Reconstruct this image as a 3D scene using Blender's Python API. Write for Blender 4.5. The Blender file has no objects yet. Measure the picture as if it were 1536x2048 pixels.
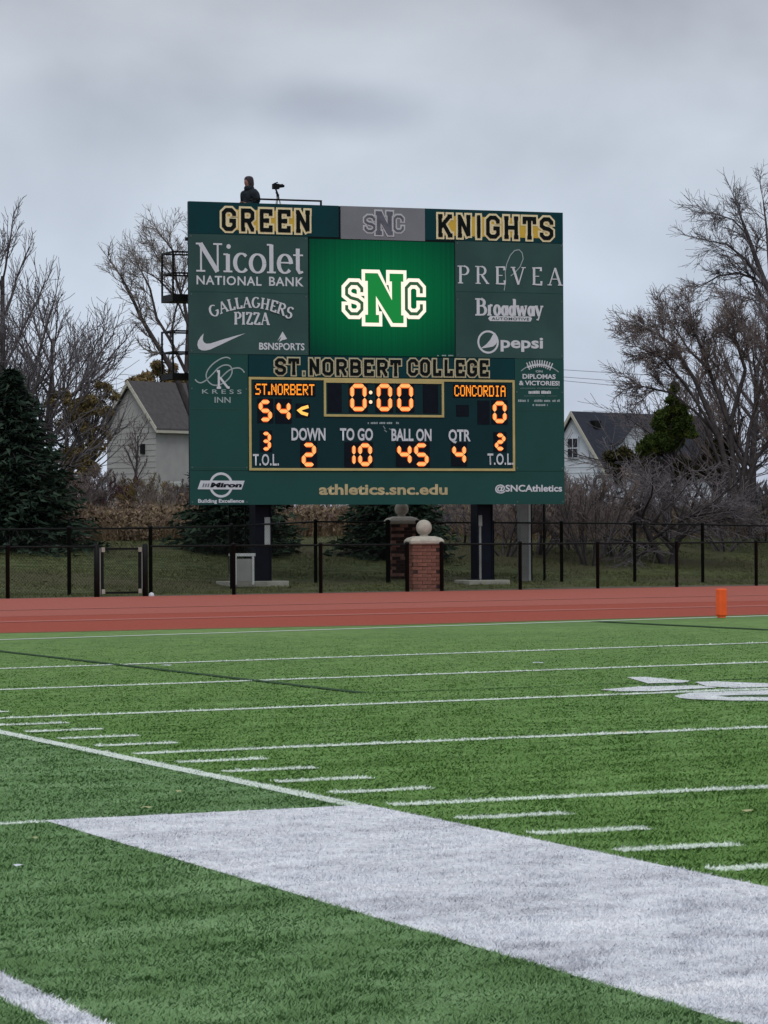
import bpy, bmesh, math, random
import numpy as np
from mathutils import Vector, Matrix, Euler

S = bpy.context.scene
COL = S.collection
R = math.radians

# ------------------------------------------------------------------ camera
F_PX, YAW, PITCH, ROLL = 7304.65, 0.332766, 0.0083652, -0.006
CAM = np.array([-5.5074, -34.445, 1.2394])
_fw = np.array([math.sin(YAW)*math.cos(PITCH), math.cos(YAW)*math.cos(PITCH), math.sin(PITCH)])
_rt0 = np.array([math.cos(YAW), -math.sin(YAW), 0.0]); _up0 = np.cross(_rt0, _fw)
_rt = _rt0*math.cos(ROLL) + _up0*math.sin(ROLL)
_up = -_rt0*math.sin(ROLL) + _up0*math.cos(ROLL)
cd = bpy.data.cameras.new('camera'); cam = bpy.data.objects.new('camera', cd); COL.objects.link(cam)
cd.sensor_fit = 'VERTICAL'; cd.sensor_height = 24; cd.lens = 24*F_PX/2048
cd.clip_start = .1; cd.clip_end = 6000
m = Matrix.Identity(4)
for i in range(3):
    m[i][0] = _rt[i]; m[i][1] = _up[i]; m[i][2] = -_fw[i]; m[i][3] = CAM[i]
cam.matrix_world = m
S.camera = cam

# ------------------------------------------------------------------ world + sun
SUN_EL, SUN_AZ = R(50), R(200)          # azimuth clockwise from +Y
W = bpy.data.worlds.new('World'); S.world = W; W.use_nodes = True
nt = W.node_tree; N = nt.nodes; L = nt.links; N.clear()
out = N.new('ShaderNodeOutputWorld'); bg = N.new('ShaderNodeBackground'); L.new(bg.outputs[0], out.inputs[0])
bg.inputs[1].default_value = .1
sky = N.new('ShaderNodeTexSky'); sky.sky_type = 'NISHITA'; sky.sun_disc = False
sky.sun_elevation = SUN_EL; sky.sun_rotation = SUN_AZ
tc = N.new('ShaderNodeTexCoord')
def ray0(px, py):
    v = _fw + _rt*(px-768)/F_PX - _up*(py-1024)/F_PX; return v/np.linalg.norm(v)
mp = N.new('ShaderNodeMapping'); mp.inputs['Scale'].default_value = (1.0, 1.0, 1.7); mp.inputs['Location'].default_value = (.37, .31, .25)
L.new(tc.outputs['Generated'], mp.inputs[0])
n1 = N.new('ShaderNodeTexNoise'); n1.inputs['Scale'].default_value = 7.5; n1.inputs['Detail'].default_value = 5; n1.inputs['Roughness'].default_value = .45
n1.inputs['Distortion'].default_value = .3
L.new(mp.outputs[0], n1.inputs[0])
sep = N.new('ShaderNodeSeparateXYZ'); L.new(tc.outputs['Generated'], sep.inputs[0])
base = N.new('ShaderNodeValToRGB'); L.new(sep.outputs[2], base.inputs[0])
cr = base.color_ramp; cr.elements[0].position = 0.0; cr.elements[0].color = (5.75, 6.5, 7.85, 1)
cr.elements[1].position = .16; cr.elements[1].color = (4.75, 5.0, 5.5, 1)
e = cr.elements.new(.07); e.color = (5.55, 6.25, 7.35, 1)
e = cr.elements.new(1.0); e.color = (7.2, 7.6, 8.1, 1)
e = cr.elements.new(.115); e.color = (5.1, 5.6, 6.4, 1)
ramp = N.new('ShaderNodeValToRGB'); L.new(n1.outputs[0], ramp.inputs[0])
ramp.color_ramp.elements[0].position = .36; ramp.color_ramp.elements[0].color = (.70, .70, .73, 1)
ramp.color_ramp.elements[1].position = .62; ramp.color_ramp.elements[1].color = (1.10, 1.10, 1.09, 1)
mul = N.new('ShaderNodeMix'); mul.data_type = 'RGBA'; mul.blend_type = 'MULTIPLY'; mul.inputs[0].default_value = 1
L.new(base.outputs[0], mul.inputs[6]); L.new(ramp.outputs[0], mul.inputs[7])
# one darker bank of cloud low over the scoreboard
cdir = ray0(690, 212)
vs1 = N.new('ShaderNodeVectorMath'); vs1.operation = 'SUBTRACT'; L.new(tc.outputs['Generated'], vs1.inputs[0]); vs1.inputs[1].default_value = tuple(cdir)
nw = N.new('ShaderNodeTexNoise'); nw.inputs['Scale'].default_value = 34; nw.inputs['Detail'].default_value = 4; L.new(tc.outputs['Generated'], nw.inputs[0])
nm_ = N.new('ShaderNodeVectorMath'); nm_.operation = 'MULTIPLY_ADD'; L.new(nw.outputs['Color'], nm_.inputs[0]); nm_.inputs[1].default_value = (.03, .03, .008); nm_.inputs[2].default_value = (-.015, -.015, -.004)
vs2 = N.new('ShaderNodeVectorMath'); vs2.operation = 'ADD'; L.new(vs1.outputs[0], vs2.inputs[0]); L.new(nm_.outputs[0], vs2.inputs[1])
vs3 = N.new('ShaderNodeVectorMath'); vs3.operation = 'MULTIPLY'; L.new(vs2.outputs[0], vs3.inputs[0]); vs3.inputs[1].default_value = (22, 22, 82)
ln_ = N.new('ShaderNodeVectorMath'); ln_.operation = 'LENGTH'; L.new(vs3.outputs[0], ln_.inputs[0])
rc = N.new('ShaderNodeValToRGB'); L.new(ln_.outputs['Value'], rc.inputs[0]); rc.color_ramp.interpolation = 'EASE'
rc.color_ramp.elements[0].position = .15; rc.color_ramp.elements[0].color = (.80, .80, .83, 1); rc.color_ramp.elements[1].position = 1; rc.color_ramp.elements[1].color = (1, 1, 1, 1)
mul2 = N.new('ShaderNodeMix'); mul2.data_type = 'RGBA'; mul2.blend_type = 'MULTIPLY'; mul2.inputs[0].default_value = 1
L.new(mul.outputs[2], mul2.inputs[6]); L.new(rc.outputs[0], mul2.inputs[7]); mul = mul2
mx = N.new('ShaderNodeMix'); mx.data_type = 'RGBA'; mx.inputs[0].default_value = .95
L.new(sky.outputs[0], mx.inputs[6]); L.new(mul.outputs[2], mx.inputs[7])
L.new(mx.outputs[2], bg.inputs[0])

sl = bpy.data.lights.new('sun', 'SUN'); sl.energy = .9; sl.angle = R(25); sl.color = (1, .97, .93)
sun = bpy.data.objects.new('sun', sl); COL.objects.link(sun)
sd = Vector((math.sin(SUN_AZ)*math.cos(SUN_EL), math.cos(SUN_AZ)*math.cos(SUN_EL), math.sin(SUN_EL)))
sun.rotation_euler = sd.to_track_quat('Z', 'Y').to_euler(); sun.location = (0, 0, 60)
vs = S.view_settings; vs.view_transform = 'Standard'; vs.look = 'None'; vs.exposure = .10; vs.gamma = 1; vs.use_curve_mapping = False
try: S.cycles.use_denoising = True
except Exception: pass

# ------------------------------------------------------------------ helpers
rng = random.Random(7); nrng = np.random.default_rng(7)

def ray(px, py):
    return _fw + _rt*(px-768)/F_PX - _up*(py-1024)/F_PX
def at(px, py, depth):
    return CAM + ray(px, py)*depth
def ss(a, b, x):
    t = np.clip((x-a)/(b-a), 0, 1); return t*t*(3-2*t)
def fence_y(X): return 41.6 + .37*(X-14)
def g(X, Y):
    X = np.asarray(X, float); Y = np.asarray(Y, float)
    crown = .0163163*np.clip(X, -6, 24.4)
    t = ss(10, 24, Y)
    z = crown*(1-t) + .1*t
    s = Y - (41.6 + .37*(np.clip(X, -40, 60)-14))
    z = z + np.clip(s, 0, 5)*.042*np.clip((X-12)/14, 0, 1.3)
    z = z + 1.12*ss(3.5, 17, s) + .75*ss(17, 34, s)
    return z
def gz(X, Y): return float(g(X, Y))
def hit(px, py):                      # where the sight line meets the ground
    d = ray(px, py); lo, hi = 3.0, 3.0
    while True:
        p = CAM + d*hi
        if p[2] < gz(p[0], p[1]) or hi > 900: break
        lo = hi; hi += .5
    for _ in range(30):
        mid = (lo+hi)/2; p = CAM + d*mid
        if p[2] < gz(p[0], p[1]): hi = mid
        else: lo = mid
    p = CAM + d*hi
    return float(p[0]), float(p[1])
def ground_at(px, depth):             # ground point under a picture column at a distance
    p = at(px, 1085, depth); return float(p[0]), float(p[1]), gz(p[0], p[1])

def tag(o, label=None, cat=None, group=None, kind=None):
    if label: o['label'] = label
    if cat: o['category'] = cat
    if group: o['group'] = group
    if kind: o['kind'] = kind
    return o
def empty(name, loc=(0, 0, 0), rz=0, label=None, cat=None, group=None):
    o = bpy.data.objects.new(name, None); COL.objects.link(o); o.location = loc; o.rotation_euler = (0, 0, rz)
    o.empty_display_size = .2
    return tag(o, label, cat, group)
def link(name, me, mat=None, parent=None, loc=None):
    o = bpy.data.objects.new(name, me); COL.objects.link(o)
    if mat is not None and not me.materials: me.materials.append(mat)
    if parent is not None: o.parent = parent
    if loc is not None: o.location = loc
    return o
def copy_tree(o, parent=None):
    c = o.copy(); COL.objects.link(c); c.parent = parent
    for ch in list(o.children): copy_tree(ch, c)
    return c

class MB:
    def __init__(s): s.v = []; s.f = []
    def add(s, vs, fs):
        b = len(s.v); s.v += [tuple(map(float, v)) for v in vs]; s.f += [tuple(b+i for i in f) for f in fs]; return s
    def box(s, x0, y0, z0, x1, y1, z1):
        return s.add([(x0,y0,z0),(x1,y0,z0),(x1,y1,z0),(x0,y1,z0),(x0,y0,z1),(x1,y0,z1),(x1,y1,z1),(x0,y1,z1)],
              [(0,3,2,1),(4,5,6,7),(0,1,5,4),(1,2,6,5),(2,3,7,6),(3,0,4,7)])
    def rings(s, rs, cap=True):
        n = len(rs[0]); vs = [p for r in rs for p in r]; fs = []
        for k in range(len(rs)-1):
            for i in range(n):
                j = (i+1) % n; fs.append((k*n+i, k*n+j, (k+1)*n+j, (k+1)*n+i))
        if cap: fs.append(tuple(range(n-1, -1, -1))); fs.append(tuple((len(rs)-1)*n+i for i in range(n)))
        return s.add(vs, fs)
    def lathe(s, prof, n=16, c=(0, 0)):
        return s.rings([[(c[0]+r*math.cos(2*math.pi*i/n), c[1]+r*math.sin(2*math.pi*i/n), z) for i in range(n)] for r, z in prof])
    def bar(s, a, b, r, n=6, r2=None):
        a = Vector(a); b = Vector(b); d = (b-a).normalized(); u = d.orthogonal().normalized(); w = d.cross(u)
        r2 = r if r2 is None else r2
        mk = lambda c, q: [tuple(c+u*(q*math.cos(2*math.pi*i/n))+w*(q*math.sin(2*math.pi*i/n))) for i in range(n)]
        return s.rings([mk(a, r), mk(b, r2)])
    def mesh(s, name, smooth=False):
        me = bpy.data.meshes.new(name); me.from_pydata(s.v, [], s.f)
        if smooth: me.polygons.foreach_set('use_smooth', [True]*len(me.polygons))
        me.update(); return me
    def build(s, name, mat, parent=None, smooth=False, bevel=0):
        o = link(name, s.mesh(name, smooth), mat, parent)
        if bevel:
            bm = o.modifiers.new('bevel', 'BEVEL'); bm.width = bevel; bm.segments = 2; bm.limit_method = 'ANGLE'
        return o

def np_mesh(name, V, T, tint=None):
    me = bpy.data.meshes.new(name); V = np.ascontiguousarray(V, np.float32); T = np.ascontiguousarray(T, np.int32)
    k = T.shape[1]
    me.vertices.add(len(V)); me.vertices.foreach_set('co', V.ravel())
    me.loops.add(T.size); me.loops.foreach_set('vertex_index', T.ravel())
    me.polygons.add(len(T)); me.polygons.foreach_set('loop_start', np.arange(0, T.size, k, dtype=np.int32))
    try: me.polygons.foreach_set('loop_total', np.full(len(T), k, np.int32))
    except Exception: pass
    if tint is not None:
        at_ = me.attributes.new('tint', 'FLOAT', 'POINT'); at_.data.foreach_set('value', np.ascontiguousarray(tint, np.float32))
    me.update(calc_edges=True); return me

def segs_mesh(name, P0, P1, R0, R1, n=3, tint=None):
    P0 = np.asarray(P0, float); P1 = np.asarray(P1, float); R0 = np.asarray(R0, float); R1 = np.asarray(R1, float)
    d = P1-P0; d /= np.linalg.norm(d, axis=1)[:, None]+1e-9
    h = np.where(np.abs(d[:, 2:3]) < .9, np.array([[0, 0, 1.]]), np.array([[1., 0, 0]]))
    u = np.cross(d, h); u /= np.linalg.norm(u, axis=1)[:, None]; w = np.cross(d, u)
    M = len(P0); V = np.zeros((M, 2*n, 3))
    for i in range(n):
        a = 2*math.pi*i/n; o = u*math.cos(a)+w*math.sin(a)
        V[:, i] = P0+o*R0[:, None]; V[:, n+i] = P1+o*R1[:, None]
    T = []; b = np.arange(M)*2*n
    for i in range(n):
        j = (i+1) % n; T.append(np.stack([b+i, b+j, b+n+j, b+n+i], 1))
    T = np.concatenate(T)
    return np_mesh(name, V.reshape(-1, 3), T, None if tint is None else np.repeat(tint, 2*n))

# ------------------------------------------------------------------ materials
MATS = {}
def mat(name, c, rough=.7, var=.18, scale=6, bump=0., bscale=None, metal=0., spec=.12, tint=None, detail=4, c2=None, coord='Object'):
    if name in MATS: return MATS[name]
    m = bpy.data.materials.new(name); m.use_nodes = True; nt = m.node_tree; N = nt.nodes; L = nt.links
    b = N['Principled BSDF']; b.inputs['Roughness'].default_value = rough; b.inputs['Metallic'].default_value = metal
    b.inputs['Specular IOR Level'].default_value = spec
    t = N.new('ShaderNodeTexCoord'); nz = N.new('ShaderNodeTexNoise'); nz.inputs['Scale'].default_value = scale; nz.inputs['Detail'].default_value = detail
    L.new(t.outputs[coord], nz.inputs[0])
    rp = N.new('ShaderNodeValToRGB'); L.new(nz.outputs[0], rp.inputs[0])
    lo = tuple(max(0, x*(1-var)) for x in c[:3]); hi = tuple(x*(1+var) for x in (c2 or c)[:3])
    rp.color_ramp.elements[0].position = .32; rp.color_ramp.elements[0].color = (*lo, 1)
    rp.color_ramp.elements[1].position = .68; rp.color_ramp.elements[1].color = (*hi, 1)
    src = rp.outputs[0]
    if tint:                                     # natural variation between blades / leaves (vertex attribute)
        a = N.new('ShaderNodeAttribute'); a.attribute_name = 'tint'
        r2 = N.new('ShaderNodeValToRGB'); L.new(a.outputs['Fac'], r2.inputs[0])
        for i, (p, col) in enumerate(tint):
            if i < 2: el = r2.color_ramp.elements[i]; el.position = p
            else: el = r2.color_ramp.elements.new(p)
            el.color = (*col, 1)
        mm = N.new('ShaderNodeMix'); mm.data_type = 'RGBA'; mm.blend_type = 'MIX'; mm.inputs[0].default_value = .65
        L.new(src, mm.inputs[6]); L.new(r2.outputs[0], mm.inputs[7]); src = mm.outputs[2]
    L.new(src, b.inputs['Base Color'])
    if bump:
        n2 = N.new('ShaderNodeTexNoise'); n2.inputs['Scale'].default_value = bscale or scale*4; n2.inputs['Detail'].default_value = 5
        L.new(t.outputs[coord], n2.inputs[0])
        bp_ = N.new('ShaderNodeBump'); bp_.inputs['Strength'].default_value = bump; bp_.inputs['Distance'].default_value = .02
        L.new(n2.outputs[0], bp_.inputs['Height']); L.new(bp_.outputs[0], b.inputs['Normal'])
    MATS[name] = m; return m
def glow(name, c, s, base=(.02, .02, .02)):
    if name in MATS: return MATS[name]
    m = bpy.data.materials.new(name); m.use_nodes = True; b = m.node_tree.nodes['Principled BSDF']
    b.inputs['Base Color'].default_value = (*base, 1); b.inputs['Emission Color'].default_value = (*c, 1); b.inputs['Emission Strength'].default_value = s
    b.inputs['Roughness'].default_value = .6; b.inputs['Specular IOR Level'].default_value = .05
    MATS[name] = m; return m

def turf_mat(name, white=False):
    m = bpy.data.materials.new(name); m.use_nodes = True; nt = m.node_tree; N = nt.nodes; L = nt.links
    b = N['Principled BSDF']; b.inputs['Roughness'].default_value = .75; b.inputs['Specular IOR Level'].default_value = .15
    t = N.new('ShaderNodeTexCoord')
    def noise(s, det=4, scl=(1, 1, 1), ro=.6):
        mp = N.new('ShaderNodeMapping'); mp.inputs['Scale'].default_value = scl; L.new(t.outputs['Object'], mp.inputs[0])
        n = N.new('ShaderNodeTexNoise'); n.inputs['Scale'].default_value = s; n.inputs['Detail'].default_value = det; n.inputs['Roughness'].default_value = ro
        L.new(mp.outputs[0], n.inputs[0]); return n
    fine = noise(34, 5, (1, .45, 1)); mid = noise(5.5, 4, (1, .6, 1)); big = noise(.45, 3)
    a = N.new('ShaderNodeMath'); a.operation = 'MULTIPLY_ADD'; L.new(mid.outputs[0], a.inputs[0]); a.inputs[1].default_value = .45
    a2 = N.new('ShaderNodeMath'); a2.operation = 'MULTIPLY'; L.new(fine.outputs[0], a2.inputs[0]); a2.inputs[1].default_value = .55
    L.new(a2.outputs[0], a.inputs[2])
    rp = N.new('ShaderNodeValToRGB'); L.new(a.outputs[0], rp.inputs[0])
    rp.color_ramp.elements[0].position = .36; rp.color_ramp.elements[1].position = .62
    if white:
        rp.color_ramp.elements[0].color = (.46, .47, .51, 1); rp.color_ramp.elements[1].color = (.82, .84, .87, 1)
        L.new(rp.outputs[0], b.inputs['Base Color'])
    else:
        rp.color_ramp.elements[0].color = (.082, .158, .052, 1); rp.color_ramp.elements[1].color = (.170, .290, .108, 1)
        # the playing surface inside the lines is a yellower green than the apron outside it
        sx = N.new('ShaderNodeSeparateXYZ'); L.new(t.outputs['Object'], sx.inputs[0])
        mr = N.new('ShaderNodeMapRange'); L.new(sx.outputs[0], mr.inputs[0]); mr.inputs[1].default_value = -.05; mr.inputs[2].default_value = .05
        hs = N.new('ShaderNodeMix'); hs.data_type = 'RGBA'; hs.blend_type = 'MULTIPLY'
        L.new(mr.outputs[0], hs.inputs[0]); L.new(rp.outputs[0], hs.inputs[6]); hs.inputs[7].default_value = (1.0, 1.0, .72, 1)
        br = N.new('ShaderNodeValToRGB'); L.new(big.outputs[0], br.inputs[0])
        br.color_ramp.elements[0].position = .35; br.color_ramp.elements[0].color = (.84, .9, .84, 1)
        br.color_ramp.elements[1].position = .65; br.color_ramp.elements[1].color = (1.12, 1.08, 1.1, 1)
        m3 = N.new('ShaderNodeMix'); m3.data_type = 'RGBA'; m3.blend_type = 'MULTIPLY'; m3.inputs[0].default_value = 1
        L.new(hs.outputs[2], m3.inputs[6]); L.new(br.outputs[0], m3.inputs[7])
        L.new(m3.outputs[2], b.inputs['Base Color'])
    bp_ = N.new('ShaderNodeBump'); bp_.inputs['Strength'].default_value = .6; bp_.inputs['Distance'].default_value = .015
    L.new(a.outputs[0], bp_.inputs['Height']); L.new(bp_.outputs[0], b.inputs['Normal'])
    MATS[name] = m; return m

M_TURF = turf_mat('artificial turf'); M_PAINT = turf_mat('white turf paint', True)
M_LINE = mat('white line paint', (.66, .72, .66), .8, .1, 25)
M_DARKLINE = mat('dark green line paint', (.028, .070, .026), .8, .2, 20)
M_TRACK = mat('red track', (.33, .070, .045), .85, .10, 14, .3, 90)
M_TRACKF = mat('worn red track', (.37, .108, .080), .85, .08, 14, .3, 90)
M_LANE = mat('lane line', (.41, .135, .105), .85, .1, 20)
M_LAWN = None
M_BLACK = mat('black vinyl coated steel', (.008, .009, .009), .5, .2)
M_BOARD = mat('sponsor panel green', (.038, .088, .082), .6, .14, .9)
M_BOARD2 = mat('lower panel green', (.018, .076, .068), .55, .06, 1.5)
M_TEAL = mat('dark teal panel', (.004, .042, .050), .5, .08, 2)
M_NAVY = mat('navy steel', (.005, .007, .015), .45, .25, 3)
M_GREYP = mat('grey header panel', (.20, .215, .24), .5, .05, 2)
M_GREYL = mat('light grey vinyl', (.50, .52, .56), .5, .05, 4)
M_WHITE = mat('white vinyl', (.62, .66, .72), .5, .05, 4)
M_WHITED = mat('dim white vinyl', (.34, .42, .44), .5, .05, 4)
M_GOLD = mat('pale gold vinyl', (.80, .71, .44), .5, .06, 4)
M_GOLD2 = mat('deep gold vinyl', (.62, .42, .06), .5, .06, 4)
M_GOLDF = mat('gold trim', (.50, .42, .18), .45, .08, 4)
M_BLK = mat('black vinyl', (.003, .006, .006), .5, .1)
M_LEDOFF = mat('dark display face', (.004, .007, .013), .4, .2)
M_SCORE = mat('score panel face', (.006, .034, .040), .5, .08, 2)
M_CONC = mat('concrete', (.30, .30, .26), .9, .15, 5, .4, 40)
M_STONE = mat('cast stone', (.44, .41, .35), .85, .12, 9, .4, 60)
M_STEEL = mat('galvanised steel', (.22, .23, .22), .5, .12, 4)
M_LGREY = mat('light grey paint', (.42, .45, .44), .5, .08, 5)

# ------------------------------------------------------------------ ground
def grid_obj(name, xs, ys, zfun, material, inside=None):
    X, Y = np.meshgrid(xs, ys); Z = zfun(X, Y); nx, ny = len(xs), len(ys)
    V = np.stack([X, Y, Z], -1).reshape(-1, 3); i = np.arange(nx-1); j = np.arange(ny-1); I, J = np.meshgrid(i, j)
    b = (J*nx+I).ravel(); T = np.stack([b, b+1, b+nx+1, b+nx], 1)
    me = np_mesh(name, V, T); me.polygons.foreach_set('use_smooth', np.ones(len(T), bool))
    return link(name, me, material)

def lawn_mat():
    m = bpy.data.materials.new('berm lawn'); m.use_nodes = True; nt = m.node_tree; N = nt.nodes; L = nt.links
    b = N['Principled BSDF']; b.inputs['Roughness'].default_value = .9; b.inputs['Specular IOR Level'].default_value = .1
    t = N.new('ShaderNodeTexCoord')
    def noise(s, det=4):
        n = N.new('ShaderNodeTexNoise'); n.inputs['Scale'].default_value = s; n.inputs['Detail'].default_value = det; L.new(t.outputs['Object'], n.inputs[0]); return n
    n1 = noise(3.2, 6); n2 = noise(.22, 3)
    r1 = N.new('ShaderNodeValToRGB'); L.new(n1.outputs[0], r1.inputs[0])
    r1.color_ramp.elements[0].position = .35; r1.color_ramp.elements[0].color = (.048, .062, .024, 1)
    r1.color_ramp.elements[1].position = .68; r1.color_ramp.elements[1].color = (.125, .142, .062, 1)
    r2 = N.new('ShaderNodeValToRGB'); L.new(n2.outputs[0], r2.inputs[0])
    r2.color_ramp.elements[0].position = .46; r2.color_ramp.elements[0].color = (0, 0, 0, 1)
    r2.color_ramp.elements[1].position = .60; r2.color_ramp.elements[1].color = (.7, .7, .7, 1)
    mx = N.new('ShaderNodeMix'); mx.data_type = 'RGBA'; L.new(r2.outputs[0], mx.inputs[0]); L.new(r1.outputs[0], mx.inputs[6]); mx.inputs[7].default_value = (.085, .072, .045, 1)
    L.new(mx.outputs[2], b.inputs['Base Color'])
    bp_ = N.new('ShaderNodeBump'); bp_.inputs['Strength'].default_value = .8; bp_.inputs['Distance'].default_value = .06; n3 = noise(14, 5)
    L.new(n3.outputs[0], bp_.inputs['Height']); L.new(bp_.outputs[0], b.inputs['Normal']); return m
M_LAWN = lawn_mat()
xs = np.concatenate([np.linspace(-900, -60, 15), np.linspace(-58, 90, 149), np.linspace(95, 900, 15)])
ys = np.concatenate([np.linspace(-500, -70, 10), np.linspace(-68, 110, 357), np.linspace(115, 1800, 24)])
tag(grid_obj('ground', xs, ys, lambda X, Y: g(X, Y)-.02*(1-ss(42, 44, Y)), M_LAWN), kind='structure')

EDGE = [hit(px, py) for px, py in ((-500, 1277), (0, 1267.5), (400, 1258.5), (768, 1251.3), (1150, 1241), (1536, 1230), (2000, 1218))]
def edge_y(X):
    return np.interp(X, [p[0] for p in EDGE], [p[1] for p in EDGE])
# turf sheet, its far edge following the kerb of the track
nx, ny = 120, 150; xs = np.linspace(-30, 62, nx); tt = np.linspace(0, 1, ny)
X = np.repeat(xs[None], ny, 0); E_ = edge_y(xs)[None]; Y = -70 + (E_+70)*tt[:, None]; Z = g(X, Y)+.004
I, J = np.meshgrid(np.arange(nx-1), np.arange(ny-1)); b = (J*nx+I).ravel()
me = np_mesh('artificial_turf', np.stack([X, Y, Z], -1).reshape(-1, 3), np.stack([b, b+1, b+nx+1, b+nx], 1))
tag(link('artificial_turf', me, M_TURF), kind='structure')

def band(name, A, B, material, dz, nu=80, nv=24, kind='structure'):
    """sheet between two ground polylines A (near) and B (far), following the ground"""
    def samp(P, n):
        P = np.array(P, float); d = np.r_[0, np.cumsum(np.linalg.norm(np.diff(P, axis=0), axis=1))]; s = np.linspace(0, d[-1], n)
        return np.stack([np.interp(s, d, P[:, 0]), np.interp(s, d, P[:, 1])], 1)
    a = samp(A, nu); c = samp(B, nu); t = np.linspace(0, 1, nv)[:, None, None]
    Q = a[None]*(1-t)+c[None]*t; X = Q[..., 0]; Y = Q[..., 1]
    I, J = np.meshgrid(np.arange(nu-1), np.arange(nv-1)); b = (J*nu+I).ravel()
    me = np_mesh(name, np.stack([X, Y, g(X, Y)+dz], -1).reshape(-1, 3), np.stack([b, b+1, b+nu+1, b+nu], 1))
    o = link(name, me, material)
    if kind: o['kind'] = kind
    return o
PXS = (-500, 0, 400, 768, 1150, 1536, 2000)
MIDL = [hit(px, 1234.5-.0212*px) for px in PXS]
FAR = [(x, fence_y(x)-.05) for x in np.linspace(2, 46, 12)]
band('running_track', EDGE, MIDL, M_TRACK, .004)
band('track_apron', MIDL, FAR, M_TRACKF, .006, 80, 60)
lane = [hit(px, 1246-.0215*px) for px in PXS]; lane2 = [hit(px, 1243.8-.0215*px) for px in PXS]
band('lane_line', lane, lane2, M_LANE, .009, 80, 4)
lane = [hit(px, 1222-.0200*px) for px in PXS]; lane2 = [hit(px, 1221-.0200*px) for px in PXS]
band('lane_line', lane, lane2, M_LANE, .012, 80, 4)
kerb = [(x, y+.12) for x, y in EDGE]
band('track_kerb', EDGE, kerb, mat('green brown kerb', (.13, .14, .07), .9), .012, 80, 3)
VERGE = [(x, fence_y(x)+.55) for x in np.linspace(2, 46, 12)]
band('dirt_strip', FAR, VERGE, mat('dry dirt', (.13, .115, .085), .95, .25, 6, .5), .008, 60, 5)

# --- field markings: sheets 4 mm above the turf
YD = .9144
def stripe(name, x0, y0, x1, y1, material=M_LINE, dz=.009, n=24):
    return band(name, [(x0, y0), (x1, y0)], [(x0, y1), (x1, y1)], material, dz, n, 2 if y1-y0 < 1 else 20)
def vstripe(name, x0, x1, y0, y1, material=M_LINE, dz=.009, n=60):
    return band(name, [(x0, y0), (x0, y1)], [(x1, y0), (x1, y1)], material, dz, n, 2 if x1-x0 < 1 else 20)
for k in (0, -5, -10, -15, -20, -25, -30):
    y = k*YD; stripe('yard_line' if k else 'goal_line', .1, y-.08, 48.6, y+.08)
stripe('end_line', -.1, 9.144-.06, 48.6, 9.144+.12)
stripe('restraining_line', -9, -20*YD-.05, -1.55, -20*YD+.05)
for k in range(-1, -31, -1):
    if k % 5: stripe('hash_mark', .1, k*YD-.08, .62, k*YD+.08, n=6)
vstripe('sideline', -.1, 0.0, -20*YD+.06, 9.2, dz=.011)
b_ = vstripe('sideline_border', -1.55, 0.0, -60, -20*YD+.05, M_PAINT, .012, 160)
vstripe('coaching_line', -3.17, -3.03, -60, -20.5, M_PAINT, .010, 120)
vstripe('lacrosse_line', 3.59, 3.68, -7.45, edge_y(3.6)-.2, M_DARKLINE, .013)
stripe('lacrosse_line', 3.6, -7.50, 28, -7.40, M_DARKLINE, .007)
vstripe('lacrosse_line', 12.3, 12.44, -7.4, 9.0, M_DARKLINE, .013)

LOGO_POLYS = []
def ground_poly(name, pts, material, dz):
    P = [hit(*p) for p in pts]
    if name == 'logo_stroke': LOGO_POLYS.append(P)
    bm = bmesh.new(); vs_ = [bm.verts.new((x, y, gz(x, y)+dz)) for x, y in P]; bm.faces.new(vs_)
    bmesh.ops.triangulate(bm, faces=bm.faces[:]); me = bpy.data.meshes.new(name); bm.to_mesh(me); bm.free()
    return me
def zpt(x, y): return 1180+x/4.315, 1140+y/4.315
logo = empty('field_logo'); tag(logo, kind='structure')
for nm, mt, dz, pts in (
    ('logo_stroke', M_PAINT, .0125, [(320,938),(470,935),(870,970),(800,984),(500,990)]),
    ('logo_stroke', M_PAINT, .0125, [(85,1046),(430,1018),(920,1010),(1010,1018),(1100,1028),(850,1040),(560,1058),(250,1060)]),
    ('logo_stroke', M_PAINT, .0125, [(905,980),(1080,974),(1536,992),(1900,1000),(1900,1028),(1536,1022),(1250,1030),(1010,1016)]),
    ('logo_stroke', M_PAINT, .0125, [(728,1100),(860,1074),(1200,1062),(1536,1052),(1900,1050),(1900,1085),(1536,1088),(1250,1092),(1085,1100),(1200,1112),(1536,1112),(1900,1112),(1900,1145),(1200,1140),(850,1126),(770,1116)]),
    ('logo_fill', mat('dark green turf paint', (.060, .105, .055), .9, .2, 12), .0065, [(430,1000),(520,990),(830,984),(920,990),(860,1010),(600,1018),(460,1020)]),  # dark green outline colour of the logo itself
    ('logo_fill', mat('grey turf paint', (.30, .36, .33), .9, .2, 12), .0085, [(560,1060),(1250,1030),(1900,1028),(1900,1052),(1200,1064),(700,1072)]),
    ('logo_fill', MATS['dark green turf paint'], .0105, [(1080,1100),(1250,1090),(1900,1084),(1900,1114),(1200,1114)])):
    link(nm, ground_poly(nm, [zpt(*p) for p in pts], mt, dz), mt, logo)

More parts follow.
